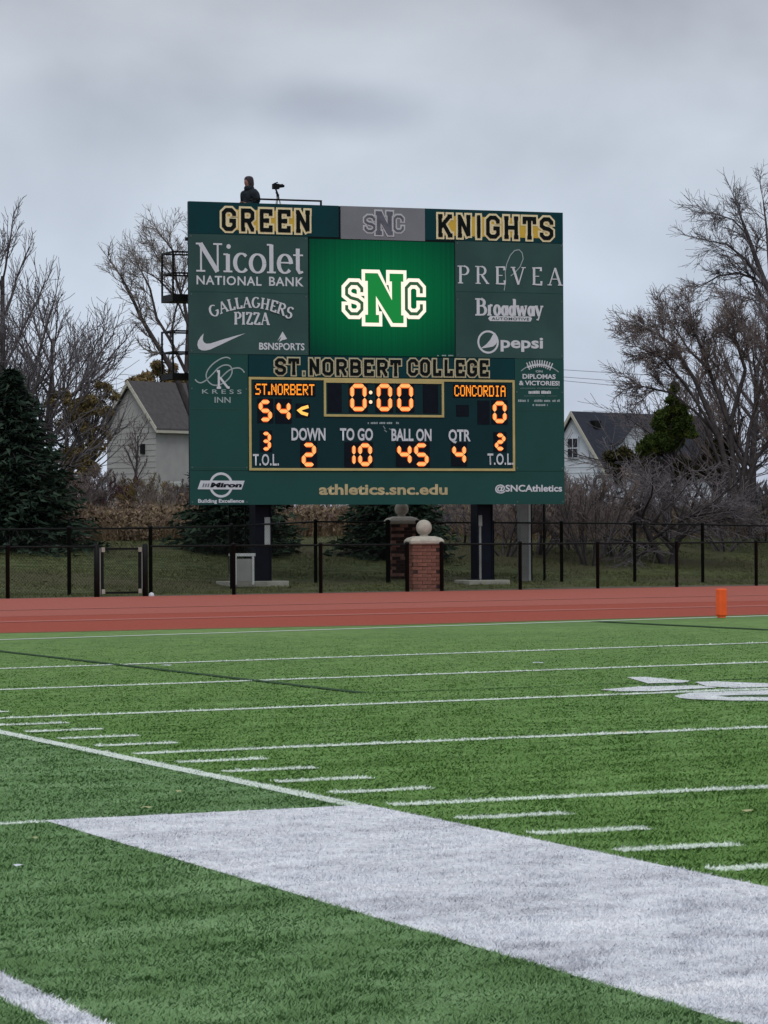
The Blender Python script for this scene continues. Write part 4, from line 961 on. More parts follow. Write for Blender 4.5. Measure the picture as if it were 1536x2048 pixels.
# ------------------------------------------------------------------ brick pillars
BR = [mat('brick %s' % n, c, .9, .22, 9, .5, 50) for n, c in (('rust', (.20, .094, .072)), ('brown', (.165, .082, .064)), ('dusty', (.26, .145, .115)), ('dark', (.050, .032, .030)))]
M_MORTAR = mat('mortar', (.15, .095, .078), .95, .2, 8)
def pillar(px, depth, wide, h, label, seed):
    r = random.Random(seed); x, y, z = ground_at(px, depth)
    o = empty('brick_pillar', (x, y, z-.03), R(-8), label, 'pillar', 'brick pillars with stone balls'); a = wide/2
    MB().box(-a+.02, -a+.02, 0, a-.02, a-.02, h).build('core', M_MORTAR, o)
    n = int(round(h/.082)); ch = h/n; meshes = {}
    for k in range(n):
        nb = 3; off = (k % 2)*.5
        for side in range(4):
            cuts = sorted({0., 1.}|{(i+off)/nb for i in range(1 if not off else 0, nb)})
            for c0, c1 in zip(cuts[:-1], cuts[1:]):
                if c1-c0 < .05: continue
                L_ = (c1-c0)*wide-.010; key = (round(L_, 3), r.randrange(4))
                if key not in meshes:
                    rr = [r.uniform(-.004, .004) for _ in range(8)]; hh = ch-.010; m_ = MB(); m_.box(0, 0, 0, L_, .05, hh)
                    m_.v = [(vx+rr[i]*.6, vy+rr[i], vz+rr[-i]*.4) for i, (vx, vy, vz) in enumerate(m_.v)]
                    me = m_.mesh('brick'); me.materials.append(BR[r.choices(range(4), [5, 4, 4, 2])[0]]); meshes[key] = me
                b_ = bpy.data.objects.new('brick', meshes[key]); COL.objects.link(b_); b_.parent = o
                t = side*math.pi/2; pl = Vector((-a+c0*wide+.005, -a-r.uniform(-.004, .016), k*ch+.005)); b_.location = Matrix.Rotation(t, 4, 'Z') @ pl; b_.rotation_euler = (0, 0, t)
                if k % 5 == 3: b_.scale = (1, 1, 1)
    cp = MB(); q = a+.07
    rs = []
    for e, zz in ((q-.02, h), (q, h+.03), (q, h+.09), (q-.06, h+.15), (q-.19, h+.19)):
        rs.append([(-e, -e, zz), (e, -e, zz), (e, e, zz), (-e, e, zz)])
    cp.rings(rs); cp.build('cap_stone', M_STONE, o, bevel=.012)
    rb = .185*wide/.66
    pr = [(.11, h+.19), (.09, h+.22)]+[(max(.01, rb*math.sin(R(t))), h+.205+rb-rb*math.cos(R(t))) for t in range(30, 181, 12)]
    MB().lathe(pr, 24).build('stone_ball', M_STONE, o, True)
    return o
pillar(848, 85.0, .66, 1.10, 'nearer brick pillar topped by a pale stone ball set in the low fence', 4)
pillar(803.5, 90.5, .62, 1.37, 'farther brick pillar half hidden behind the nearer one under the scoreboard', 9)

# ------------------------------------------------------------------ small things by the scoreboard
x, y, z = ground_at(484, 85.2); o = empty('electrical_cabinet', (x, y, z+.1), BA, 'grey panel in a pale pipe frame beside the left scoreboard post', 'cabinet')
w_ = .52
MB().box(-.30, -.03, 0, -.245, .03, .66).build('frame_post', M_LGREY, o); MB().box(-.10+.0-.10, -.03, 0, -.145, .03, .66).build('frame_post', M_LGREY, o)
MB().box(-.32, -.035, .66, .32, .035, .73).build('frame_rail', M_LGREY, o); MB().box(-.14, .0, .06, .30, .12, .60).build('panel', M_STEEL, o, bevel=.01)
MB().box(.24, -.03, 0, .29, .0, .66).build('frame_post', M_LGREY, o)
x, y, z = ground_at(1047, 90.6); o = empty('square_pole', (x, y, z-.02), BA, 'grey square pole with a lighter strip standing under the right end of the scoreboard', 'pole')
MB().box(-.12, -.1, 0, .09, .1, 3.2).build('shaft', M_STEEL, o); MB().box(.092, -.11, 0, .15, -.02, 3.2).build('pipe', M_LGREY, o)
for px, lb in ((1062, 'thin dark pole just right of the grey square pole'), (1088.5, 'thin dark pole midway between the grey square pole and the board edge')):
    x, y, z = ground_at(px, 91); o = MB().lathe([(.035, -.1), (.035, 2.3), (.01, 2.33)], 8).build('thin_pole', M_BLACK, None, True); o.location = (x, y, z); tag(o, lb, 'pole')
# end line pylon
px_ = hit(1443, 1237); o = empty('pylon', (px_[0], px_[1], gz(*px_)+.012), R(8), 'bright orange square pylon standing on the back line of the end zone', 'pylon')
M_ORG = mat('orange vinyl foam', (.97, .13, .035), .5, .08, 8)
MB().box(-.057, -.057, .02, .057, .057, .375).build('body', M_ORG, o, bevel=.018)
MB().box(-.04, -.04, 0, .04, .04, .02).build('base', M_ORG, o)
# bits of litter on the turf
lit = [(36, 1744, .022, 'white scrap lying on the turf at the left edge of the frame'), (332, 1336, .05, 'white scrap on the turf just below the goal line'), (72, 1688, .012, 'pale speck on the turf above the white scrap at left'),
       (1076, 1331, .05, 'pale speck lying between the goal line and the next yard line'), (1497, 1633, .03, 'yellowish leaf on the turf near the right frame edge'), (292, 1626, .02, 'yellowish leaf just above the white border'), (358, 1593, .02, 'yellowish leaf left of the sideline'), (1245, 1472, .03, 'pale crumb right of centre below the long yard line')]
M_LEAF = mat('pale yellow leaf', (.42, .42, .22), .8)
for i, (a, b_, s_, lb) in enumerate(lit):
    p = hit(a, b_); m_ = MB(); pts = [(s_*1.2*math.cos(R(60*k))*(1+.25*((k+i) % 3-1)), s_*math.sin(R(60*k)), .012+.006*((k+i) % 2)) for k in range(6)]
    m_.add(pts+[(0, 0, .020)], [(k, (k+1) % 6, 6) for k in range(6)]); o = m_.build('scrap' if i < 2 else 'fallen_leaf', M_WHITE if i < 2 or i == 3 else M_LEAF); o.location = (p[0], p[1], gz(*p)+.012); tag(o, lb, 'litter')

# ------------------------------------------------------------------ houses
M_WALL1 = mat('pale grey siding', (.36, .355, .35), .8, .07, 2); M_ROOF1 = mat('brown grey shingles', (.085, .080, .083), .9, .15, 5, .4, 30)
M_TRIM = mat('cream trim', (.46, .44, .38), .7, .05); M_WALL2 = mat('white siding', (.60, .64, .70), .8, .06, 2); M_ROOF2 = mat('blue grey shingles', (.036, .040, .054), .9, .15, 5, .4, 30)
M_PANE = mat('dark window glass', (.02, .025, .035), .15, .2, spec=.6)
def house_frame(pL, pR, pk, base_z, depth): pass
def quad_part(nm, P, t, material, parent):
    """plate through four points with thickness t (behind)"""
    P = [Vector(p) for p in P]; n = (P[1]-P[0]).cross(P[3]-P[0]).normalized(); m_ = MB()
    m_.add([p for p in P]+[p-n*t for p in P], [(0,1,2,3),(7,6,5,4),(0,4,5,1),(1,5,6,2),(2,6,7,3),(3,7,4,0)]); return m_.build(nm, material, parent)
# left house: gable towards the viewer (turned), ridge running right and away
def house(name, px_pk, py_pk, px_l, px_r, py_e, depth, length, label, wallm, roofm, rot, zb):
    pk = at(px_pk, py_pk, depth); a = (px_r-px_l)/2*depth/F_PX/abs(math.cos(rot-(-YAW))) ; ze = at(px_pk, py_e, depth)[2]
    o = empty(name, (float(pk[0]), float(pk[1]), 0), rot, label, 'house'); zr = float(pk[2]); return o, a, float(ze), zr
# gable face in local x-z plane at y=0, building extends to +y ; rot makes +y run to the right
def build_gable(o, a, ze, zr, length, zb, wallm, roofm, ov=.25):
    m_ = MB(); m_.add([(-a,0,zb),(a,0,zb),(a,0,ze),(0,0,zr),(-a,0,ze),(-a,length,zb),(a,length,zb),(a,length,ze),(0,length,zr),(-a,length,ze)],
        [(0,1,2,3,4),(9,8,7,6,5),(1,6,7,2),(0,4,9,5),(2,7,8,3),(4,3,8,9),(0,5,6,1)]); m_.build('wall', wallm, o)
    sl = (zr-ze)/a
    for s in (-1, 1):
        e = s*(a+ov); ez = ze-sl*ov; t = .10; m_ = MB()
        m_.add([(0,-ov,zr+.05),(e,-ov,ez+.05),(e,length+ov,ez+.05),(0,length+ov,zr+.05),(0,-ov,zr+.05+t),(e,-ov,ez+.05+t),(e,length+ov,ez+.05+t),(0,length+ov,zr+.05+t)],
           [(0,1,2,3),(7,6,5,4),(0,4,5,1),(1,5,6,2),(2,6,7,3),(3,7,4,0)]); m_.build('roof', roofm, o)
        m_ = MB(); m_.add([(0,-ov-.02,zr-.06),(e,-ov-.02,ez-.06),(e,-ov-.02,ez+.16),(0,-ov-.02,zr+.16),(0,-ov+.03,zr-.06),(e,-ov+.03,ez-.06),(e,-ov+.03,ez+.16),(0,-ov+.03,zr+.16)],
           [(0,1,2,3),(7,6,5,4),(0,4,5,1),(1,5,6,2),(2,6,7,3),(3,7,4,0)]); m_.build('fascia', M_TRIM, o)
        MB().box(min(e, e+s*.08), -ov, ez-.06, max(e, e+s*.08), length+ov, ez+.06).build('gutter', M_TRIM, o)
    nb = int((ze-zb)/.26)
    for i in range(nb):
        z_ = zb+i*.26+.3; MB().box(-a+.02, -.02, z_, a-.02, -.001, z_+.04).build('siding_board', wallm, o)
DH = 165
rot = -YAW-R(38)
# visible gable width 105 px
a = 104/2*DH/F_PX/math.cos(R(38)); pk = at(262, 768, DH); zr = float(pk[2]); ze = float(at(262, 851, DH)[2])
o = empty('grey_house', (float(pk[0]), float(pk[1]), 0), rot, 'pale grey sided house with a steep brown roof left of the scoreboard', 'house')
build_gable(o, a, ze, zr, 8.5, 1.0, M_WALL1, M_ROOF1)
MB().box(a*.42, -.12, ze-1.3, a*.42+.22, -.021, ze-.85).build('wall_lamp', M_BLACK, o)
MB().lathe([(.12, zr-1.2), (.12, zr-.35), (.02, zr-.3)], 8, (a*.35, 3.0)).build('roof_vent', M_STEEL, o)
# lower wing to the right of the house
pk2 = at(1148, 829, DH+5); zr = float(pk2[2]); ze = float(at(1148, 935, DH+5)[2]); a2 = 112/2*(DH+5)/F_PX/math.cos(R(42))
o = empty('white_house', (float(pk2[0]), float(pk2[1]), 0), -YAW-R(42), 'white house with a blue grey roof and dormer right of the scoreboard', 'house')
build_gable(o, a2, ze, zr, 9.5, 1.0, M_WALL2, M_ROOF2)
# gable window, four panes
wz = float(at(1146, 895, DH+5)[2]); fr = MB().box(-.34, -.10, wz-.52, .30, -.025, wz+.50).build('window', M_WALL2, o)
for i in range(2):
    for j in range(2): MB().box(-.30+i*.31, -.115, wz-.46+j*.47, -.04+i*.31, -.101, wz-.06+j*.47).build('pane', M_PANE, fr)
# dormer: a side gable riding on the slope that faces the viewer
sl = (zr-ze)/a2; dy0, dl = 1.55, 2.6
m_ = MB(); xd = a2*.80; zt = zr-.25
m_.add([(xd, dy0, ze+.3), (xd, dy0+dl, ze+.3), (xd, dy0+dl, zt-1.1), (xd, dy0+dl/2, zt), (xd, dy0, zt-1.1), (.1, dy0+dl/2, zt), (.1, dy0, zt-1.1), (.1, dy0+dl, zt-1.1)],
   [(0,1,2,3,4), (4,3,5,6), (3,2,7,5), (0,4,6), (1,7,2)]); m_.build('dormer', M_WALL2, o)
for s in (0, 1):
    yy = dy0-.2 if s == 0 else dy0+dl+.2; m_ = MB(); m_.add([(.05, dy0+dl/2, zt+.06), (xd+.25, dy0+dl/2, zt+.06), (xd+.25, yy, zt-1.18), (.05, yy, zt-1.18), (.05, dy0+dl/2, zt+.14), (xd+.25, dy0+dl/2, zt+.14), (xd+.25, yy, zt-1.10), (.05, yy, zt-1.10)],
       [(0,1,2,3),(7,6,5,4),(0,4,5,1),(1,5,6,2),(2,6,7,3),(3,7,4,0)]); m_.build('dormer_roof', M_ROOF2, o)
MB().box(a2*.2, .75, zr-.62, a2*.2+.3, 1.2, zr-.28).build('roof_vent', M_BLACK, o)
# yard things by the left house
def post_thing(px, py0, py1, depth, w, name, label, cat, m_, cap=None):
    p = at(px, py0, depth); q = at(px, py1, depth); o = MB().box(-w/2, -w/2, 0, w/2, w/2, float(p[2]-gz(q[0], q[1]))).build(name, m_, None); o.location = (float(q[0]), float(q[1]), gz(q[0], q[1])); return tag(o, label, cat)
post_thing(175, 942, 1000, 130, .13, 'white_post', 'slim white post among the brown bushes left of the grey house', 'post', M_LGREY)
p = at(352, 975, 128); zb = gz(p[0], p[1]); o = empty('yard_cabinet', (float(p[0]), float(p[1]), zb), -YAW, 'grey box with a pale lid beside the grey house', 'cabinet')
h_ = float(p[2])-zb; MB().box(-.26, -.2, 0, .26, .2, h_).build('box', M_STEEL, o); MB().box(-.25, -.25, h_+.002, .33, .25, h_+.2).build('lid', M_LGREY, o, bevel=.03)
M_MAROON = mat('maroon boards', (.085, .028, .034), .8, .2)
p = at(251, 1000, 122); zb = gz(p[0], p[1]); o = empty('board_fence', (float(p[0]), float(p[1]), zb), -YAW, 'short run of maroon upright boards in front of the grey house', 'fence')
for i in range(5): MB().box(-.26+i*.115, -.012, 0, -.16+i*.115, .012, max(.6, float(at(251, 972, 122)[2])-zb)+.02*(i % 2)).build('board', M_MAROON, o)
# overhead wires
wz0 = [(1100, 738, 1262, 748), (1100, 752, 1262, 764), (1100, 759, 1262, 774)]
for i, (x0, y0, x1, y1) in enumerate(wz0):
    a_ = at(x0-700, y0-20, 150); b_ = at(x1+500, y1+26, 150); ma = at(x0, y0, 150); mb = at(x1, y1, 150)
    m_ = MB(); dirv = mb-ma
    for t0, t1 in zip(np.linspace(-4, 4, 25)[:-1], np.linspace(-4, 4, 25)[1:]):
        f = lambda t: ma+dirv*t+np.array([0, 0, .010*(t-.5)**2])
        m_.bar(f(t0), f(t1), .012, 4)
    o = m_.build('power_line', mat('grey cable', (.12, .13, .15), .6)); tag(o, ['uppermost', 'middle', 'lowest'][i]+' of the three thin overhead wires right of the scoreboard', 'power line', 'overhead wires')

# ------------------------------------------------------------------ trees
def grow_tree(seed, height, spread=.5, levels=4, kids=(9, 8, 6, 5), upb=.35, trunk_frac=.22, r0=.16, stems=1, lean=(0, 0), ratio=(.62, .55, .5, .45), tw=.009, ang=(38, 42, 45, 45), wob=.12):
    r = random.Random(seed); P0, P1, R0, R1, LV = [], [], [], [], []
    def vec(): return Vector((r.gauss(0, 1), r.gauss(0, 1), r.gauss(0, 1)))
    def branch(p, d, L_, rad, lv):
        n = 7 if lv == 0 else (5 if lv < 3 else 3); st = L_/n; pts = [p]; p = Vector(p); d = Vector(d).normalized()
        ends = max(tw*.8, rad*.35)
        rads = [rad+(ends-rad)*i/n for i in range(n+1)]; dirs = [d.copy()]
        for i in range(n):
            d = (d+vec()*wob*(1+.3*lv)*.55+Vector((0, 0, upb*.16))).normalized(); q = p+d*st
            P0.append(tuple(p)); P1.append(tuple(q)); R0.append(rads[i]); R1.append(rads[i+1]); LV.append(lv); p = q; pts.append(p.copy()); dirs.append(d.copy())
        if lv+1 < levels:
            k = kids[lv]; k = max(2, int(k*r.uniform(.8, 1.2)))
            s0 = trunk_frac if lv == 0 else .15
            for j in range(k):
                t = s0+(1-s0)*((j+r.random())/k); t = min(t, .999); i = int(t*n); f = t*n-i; b_ = pts[i].lerp(pts[min(i+1, n)], f); dd = dirs[min(i+1, n)]
                perp = dd.cross(vec()).normalized(); a_ = R(ang[lv]*r.uniform(.6, 1.3)); nd = dd*math.cos(a_)+perp*math.sin(a_)
                nl = L_*ratio[lv]*(1.15-.6*t)*r.uniform(.75, 1.2)
                branch(b_, nd, nl, max(tw, rads[i]*.55), lv+1)
    for s in range(stems):
        a_ = 2*math.pi*s/stems+r.random(); q = (spread*.35 if stems > 1 else 0)
        branch(Vector((math.cos(a_)*.08*(stems > 1), math.sin(a_)*.08*(stems > 1), -.2)), Vector((lean[0]+q*math.cos(a_)*1.6, lean[1]+q*math.sin(a_)*1.6, 1)), height*r.uniform(.85, 1)*.78, r0/(stems**.5), 0)
    return np.array(P0), np.array(P1), np.array(R0), np.array(R1), np.array(LV)
def tree_obj(name, data, bark, twig, loc, label, cat='tree', group=None, rz=0, scale=(1, 1, 1)):
    P0, P1, R0, R1, LV = data; o = empty(name, loc, rz, label, cat, group); o.scale = scale
    k = LV <= 1; link('trunk', segs_mesh('trunk', P0[k], P1[k], R0[k], R1[k], 6), bark, o)
    k = LV > 1; t = link('branches', segs_mesh('branches', P0[k], P1[k], R0[k], R1[k], 3), twig, o); t['kind'] = 'stuff'
    return o
BK = mat('grey brown bark', (.085, .074, .078), .95, .25, 6); TWG = mat('grey twigs', (.175, .16, .17), .95, .2, 2)
TWT = mat('tan twigs', (.22, .19, .175), .95, .2, 2); TWR = mat('reddish twigs', (.20, .165, .158), .95, .2, 2); BKD = mat('dark bark', (.062, .054, .055), .95, .25, 6); TWP = mat('purple grey twigs', (.165, .148, .158), .95, .2, 2)

protos = {}
def proto(k, **kw):
    if k not in protos: protos[k] = grow_tree(**kw)
    return protos[k]
upright = dict(seed=11, height=10.5, kids=(15, 9, 8, 5), upb=.9, trunk_frac=.14, r0=.17, ang=(34, 32, 36, 38), ratio=(.55, .52, .5, .5), tw=.010)
up2 = dict(seed=21, height=8.4, kids=(14, 10, 8, 5), upb=.7, trunk_frac=.10, r0=.15, ang=(44, 36, 38, 40), ratio=(.66, .55, .5, .5), tw=.010)
fan = dict(seed=31, height=7.2, kids=(10, 9, 8, 5), upb=.55, trunk_frac=.12, r0=.20, ang=(50, 40, 40, 40), ratio=(.8, .58, .5, .5), tw=.010, stems=3, spread=.9)
def place(nm, key, kw, px, depth, label, bark, twig, rz=0, sc=(1, 1, 1), cat='tree', group=None):
    x, y, z = ground_at(px, depth); return tree_obj(nm, proto(key, **kw), bark, twig, (x, y, z), label, cat, group, rz, sc)
TG = 'bare trees behind the field'
place('bare_tree', 'u', upright, 0, 118, 'tallest bare tree at the left frame edge with upright limbs', BK, TWG, .3, (1, 1, 1.05), group=TG)
place('bare_tree', 'u', upright, -75, 122, 'bare tree cut by the left frame edge behind the big spruce', BK, TWG, 2.1, (1.1, 1.1, 1.02), group=TG)
place('bare_tree', 'v', up2, 95, 121, 'bare tree with a rounded twiggy crown right of the tallest one at left', BK, TWG, 1.2, (1, 1, .98), group=TG)
place('bare_tree', 'v', up2, 140, 124, 'bare bushy tree between the spruce and the leaning tree', BK, TWG, 3.9, (.8, .8, .80), group=TG)
place('bare_tree', 'f', fan, 15, 118, 'low spreading bare tree directly behind the big left spruce', BKD, TWG, .8, (1.0, 1.0, .95), group=TG)

def custom_tree(limbs, px0, depth, label, bark, twig, seed, name='leaning_tree', tip_len=1.3, tw=.010, n_side=9, tri_up=.5, group=TG, extra_kids=(7, 5)):
    """limbs traced as polylines (picture columns/rows at the tree's own distance), twigs grown from them"""
    r = random.Random(seed); x0, y0, z0 = ground_at(px0, depth); o0 = Vector((x0, y0, z0)); P0, P1, R0, R1, LV = [], [], [], [], []
    rt = Vector(_rt0); fw = Vector((_fw[0], _fw[1], 0)).normalized()
    def vec(): return Vector((r.gauss(0, 1), r.gauss(0, 1), r.gauss(0, 1)))
    def twg(p, d, L_, rad, lv):
        n = 4 if lv < 4 else 3; p = Vector(p); d = d.normalized()
        for i in range(n):
            d = (d+vec()*.10+Vector((0, 0, tri_up*.06))).normalized(); q = p+d*L_/n; P0.append(tuple(p)); P1.append(tuple(q)); R0.append(max(tw*.8, rad*(1-.6*i/n))); R1.append(max(tw*.8, rad*(1-.6*(i+1)/n))); LV.append(lv)
            if lv < 4:
                for _ in range(extra_kids[0] if lv == 2 else extra_kids[1]):
                    if r.random() < .5:
                        pp_ = p.lerp(q, r.random()); perp = d.cross(vec()).normalized(); a_ = R(r.uniform(22, 50)); twg(pp_, d*math.cos(a_)+perp*math.sin(a_), L_*r.uniform(.45, .7), rad*.55, lv+1)
            p = q
    for (pts, ra, rb, off, side) in limbs:
        W_ = [Vector(at(px, py, depth))-o0+fw*off*(i/(len(pts)-1)) for i, (px, py) in enumerate(pts)]; n = len(W_)-1
        for i in range(n):
            sub_ = 3
            for j in range(sub_):
                t0 = (i+j/sub_)/n; t1 = (i+(j+1)/sub_)/n; a_ = W_[i].lerp(W_[i+1], j/sub_); b_ = W_[i].lerp(W_[i+1], (j+1)/sub_)
                P0.append(tuple(a_)); P1.append(tuple(b_)); R0.append(ra+(rb-ra)*t0); R1.append(ra+(rb-ra)*t1); LV.append(0)
        for k in range(side):
            t = .35+.65*((k+r.random())/side); t = min(t, .995); i = int(t*n); a_ = W_[i].lerp(W_[i+1], t*n-i); d = (W_[i+1]-W_[i]).normalized()
            perp = d.cross(vec()).normalized(); an = R(r.uniform(25, 55)); twg(a_, d*math.cos(an)+perp*math.sin(an), tip_len*r.uniform(.6, 1.2)*(1.1-.3*t), max(tw, (ra+(rb-ra)*t)*.5), 2)
        twg(W_[-1], W_[-1]-W_[-2], tip_len*.9, rb, 2)
    return tree_obj(name, tuple(map(np.array, (P0, P1, R0, R1, LV))), bark, twig, tuple(o0), label, 'tree', group)
custom_tree([
  ([(420, 1000), (395, 860), (352, 752), (318, 695), (285, 640), (262, 588), (243, 553)], .13, .03, -.5, 9),
  ([(395, 860), (372, 745), (340, 680), (312, 635), (298, 575), (283, 545)], .07, .025, .6, 9),
  ([(372, 745), (376, 650), (368, 605), (352, 560), (345, 500), (330, 480)], .07, .025, .3, 9),
  ([(376, 650), (352, 595), (318, 560), (292, 545)], .035, .015, -.6, 5),
  ([(352, 560), (322, 525), (303, 497)], .03, .015, .5, 5),
  ([(340, 680), (350, 620), (368, 560), (392, 500)], .04, .02, .8, 7),
  ([(420, 1000), (440, 800), (470, 640), (500, 520)], .09, .03, .5, 8)],
  415, 116, 'sparse leaning bare tree with tan twig tips beside the scoreboard catwalks', BKD, TWT, 5, tip_len=.95, tw=.0065, extra_kids=(4, 3))
custom_tree([
  ([(1640, 1060), (1610, 820), (1560, 640), (1520, 540), (1495, 470), (1480, 430)], .15, .03, 0, 11),
  ([(1560, 640), (1530, 570), (1490, 520), (1450, 490), (1415, 485)], .06, .02, -.5, 9),
  ([(1590, 740), (1540, 620), (1505, 555), (1480, 545), (1440, 550), (1412, 566)], .06, .02, .4, 9),
  ([(1560, 640), (1540, 540), (1535, 450), (1530, 400)], .06, .02, .5, 8),
  ([(1600, 780), (1560, 620), (1580, 480), (1570, 380)], .06, .02, .5, 8),
  ([(1495, 470), (1465, 440), (1430, 430)], .03, .015, -.3, 6),
  ([(1610, 820), (1560, 680), (1510, 600), (1480, 590)], .05, .02, .3, 7)],
  1640, 110, 'big bare tree reaching in from the right frame edge high above the others', BK, TWG, 8, name='bare_tree', tip_len=.95, tw=.0068, extra_kids=(4, 3))
custom_tree([
  ([(1475, 1030), (1440, 880), (1390, 760), (1345, 690), (1310, 665), (1290, 655)], .09, .02, 0, 12),
  ([(1440, 880), (1370, 770), (1320, 715), (1280, 700)], .05, .018, -.6, 11),
  ([(1475, 1030), (1460, 850), (1420, 740), (1395, 670), (1385, 630)], .08, .02, .5, 12),
  ([(1460, 850), (1490, 740), (1470, 680), (1460, 640)], .07, .02, -.3, 12),
  ([(1475, 1030), (1500, 860), (1530, 740), (1540, 660)], .07, .025, .4, 12),
  ([(1440, 880), (1400, 830), (1345, 785), (1300, 775), (1280, 768)], .05, .015, .6, 10),
  ([(1420, 740), (1380, 700), (1345, 640)], .05, .015, .6, 8),
  ([(1475, 1030), (1510, 920), (1560, 850), (1600, 780)], .08, .02, -.6, 10)],
  1475, 103, 'dense dark bare tree right of the white house its limbs sweeping left', BKD, TWR, 12, name='bare_tree', tip_len=.85, tw=.0075, extra_kids=(6, 4))
place('bare_tree', 'v', up2, 1500, 109, 'dense bare tree at the right frame edge behind the dark sweeping one', BK, TWR, .5, (1.1, 1.1, .86), group=TG)
place('bare_tree', 'f', fan, 1410, 112, 'brownish bare thicket tree behind the green evergreen bush', BKD, TWG, 2.5, (1, 1, .72), group=TG)
place('bare_tree', 'v', up2, 1590, 106, 'bare tree just outside the right frame edge', BK, TWG, 2.2, (1, 1, .95), group=TG)

crab = dict(seed=41, height=3.9, kids=(13, 11, 9, 5), upb=-.1, trunk_frac=.16, r0=.17, ang=(62, 45, 42, 40), ratio=(.95, .62, .55, .5), tw=.0085, stems=2, spread=.5)
place('crab_apple', 'c', crab, 1335, 99, 'low spreading grey bare tree on the berm behind the tall fence', BKD, TWP, 0, (1.0, 1.0, .82))
shr = dict(seed=51, height=3.2, kids=(8, 8, 6), levels=4, upb=.5, trunk_frac=.2, r0=.10, ang=(26, 30, 34, 34), ratio=(.55, .5, .5, .5), tw=.0085, stems=7, spread=1.0)
SG = 'reddish bare shrubs on the berm'
for i, (px, dp, rz, sc, lb) in enumerate((
    (1180, 97, 0, (1, 1, 1.0), 'reddish multi stemmed shrub right of the scoreboard in front of the white house'),
    (1228, 100, 1, (.9, .9, .82), 'reddish bare shrub between the multi stemmed one and the low grey tree'),
    (1075, 99, 2, (1, 1, .68), 'bare shrub seen under the right end of the scoreboard'),
    (1010, 98, 3, (1.0, 1.0, .60), 'bare shrub behind the right scoreboard post'),
    (930, 101, 4, (1, 1, .55), 'bare shrub left of the right scoreboard post'),
    (1140, 101, 5, (1, 1, .82), 'bare shrub at the lower right corner of the scoreboard'),
    (1450, 104, 5, (1.0, 1.0, .6), 'bare shrub right of the low grey tree'),
    (1530, 108, 6, (1.1, 1.1, .7), 'bare shrub by the right frame edge behind the dry grass'))):
    place('bare_shrub', 's', shr, px, dp, lb, BK, TWR if i % 3 != 1 else TWG, rz, sc, 'shrub', SG)
MG2 = mat('maroon twigs', (.085, .042, .048), .95, .2, 2); YS = mat('ochre twigs', (.19, .14, .055), .95, .2, 2)
for i, (px, dp, rz, sc, lb, tm) in enumerate((
    (188, 118, 0, (.8, .8, .55), 'maroon bare bush left of the grey house', MG2), (225, 116, 1, (.8, .8, .50), 'maroon bush in front of the left corner of the grey house', MG2),
    (295, 114, 2, (.7, .7, .48), 'ochre bush before the grey house wall', YS), (345, 112, 3, (.8, .8, .50), 'brown bush between the grey house and the scoreboard', TWR), (150, 112, 4, (.9, .9, .6), 'brown bush at the right side of the big spruce', TWR))):
    place('bare_shrub', 's', shr, px, dp, lb, BK, tm, rz, sc, 'shrub', 'bushes in front of the grey house')
sap = dict(seed=61, height=4.0, kids=(12, 5, 4), levels=4, upb=.8, trunk_frac=.35, r0=.06, ang=(34, 34, 34, 34), ratio=(.42, .5, .5, .5), tw=.009)
o = place('sapling', 'p', sap, 265, 118, 'thin bare sapling standing before the wall of the grey house', BK, TWR, 0, (1, 1, .95))

# --- leafy masses
def leaves(name, centers, n, size, mat_, parent, seed, droop=0., flat=1.):
    r = np.random.default_rng(seed); C = np.array([c[:3] for c in centers]); Q = np.array([c[3:6] for c in centers]); w = Q.prod(1)**.67; w /= w.sum()
    k = r.choice(len(C), n, p=w); u = r.normal(0, 1, (n, 3)); u /= np.linalg.norm(u, axis=1)[:, None]; rad = r.random(n)**.5
    P = C[k]+u*rad[:, None]*Q[k]; a = r.normal(0, 1, (n, 3)); a[:, 2] -= droop; a /= np.linalg.norm(a, axis=1)[:, None]; b_ = np.cross(a, r.normal(0, 1, (n, 3))); b_ /= np.linalg.norm(b_, axis=1)[:, None]
    s = size*(.5+r.random(n))[:, None]; V = np.stack([P-b_*s*.35, P+b_*s*.35, P+a*s*1.4], 1).reshape(-1, 3)
    tint = np.clip(.5+.8*(r.random(len(C))[k]-.5)+.12*r.normal(0, 1, n), 0, 1)
    o = link(name, np_mesh(name, V, np.arange(3*n).reshape(-1, 3), np.repeat(tint, 3)), mat_, parent); o['kind'] = 'stuff'; return o
M_WILLOW = mat('olive ochre leaves', (.19, .145, .062), .9, .25, 1, tint=[(0, (.12, .092, .045)), (1, (.42, .33, .16)), (.5, (.25, .195, .09))])
M_OAK = mat('tan leaves', (.19, .14, .07), .9, .25, 1, tint=[(0, (.11, .08, .04)), (1, (.30, .22, .11)), (.5, (.2, .15, .07))])
M_EVER = mat('green yellow foliage', (.055, .085, .018), .85, .3, 2, tint=[(0, (.022, .042, .012)), (1, (.19, .22, .05)), (.5, (.075, .11, .024))])
M_OLIVE = mat('dull olive foliage', (.06, .055, .025), .85, .3, 2, tint=[(0, (.03, .03, .015)), (1, (.10, .09, .04)), (.5, (.06, .056, .028))])
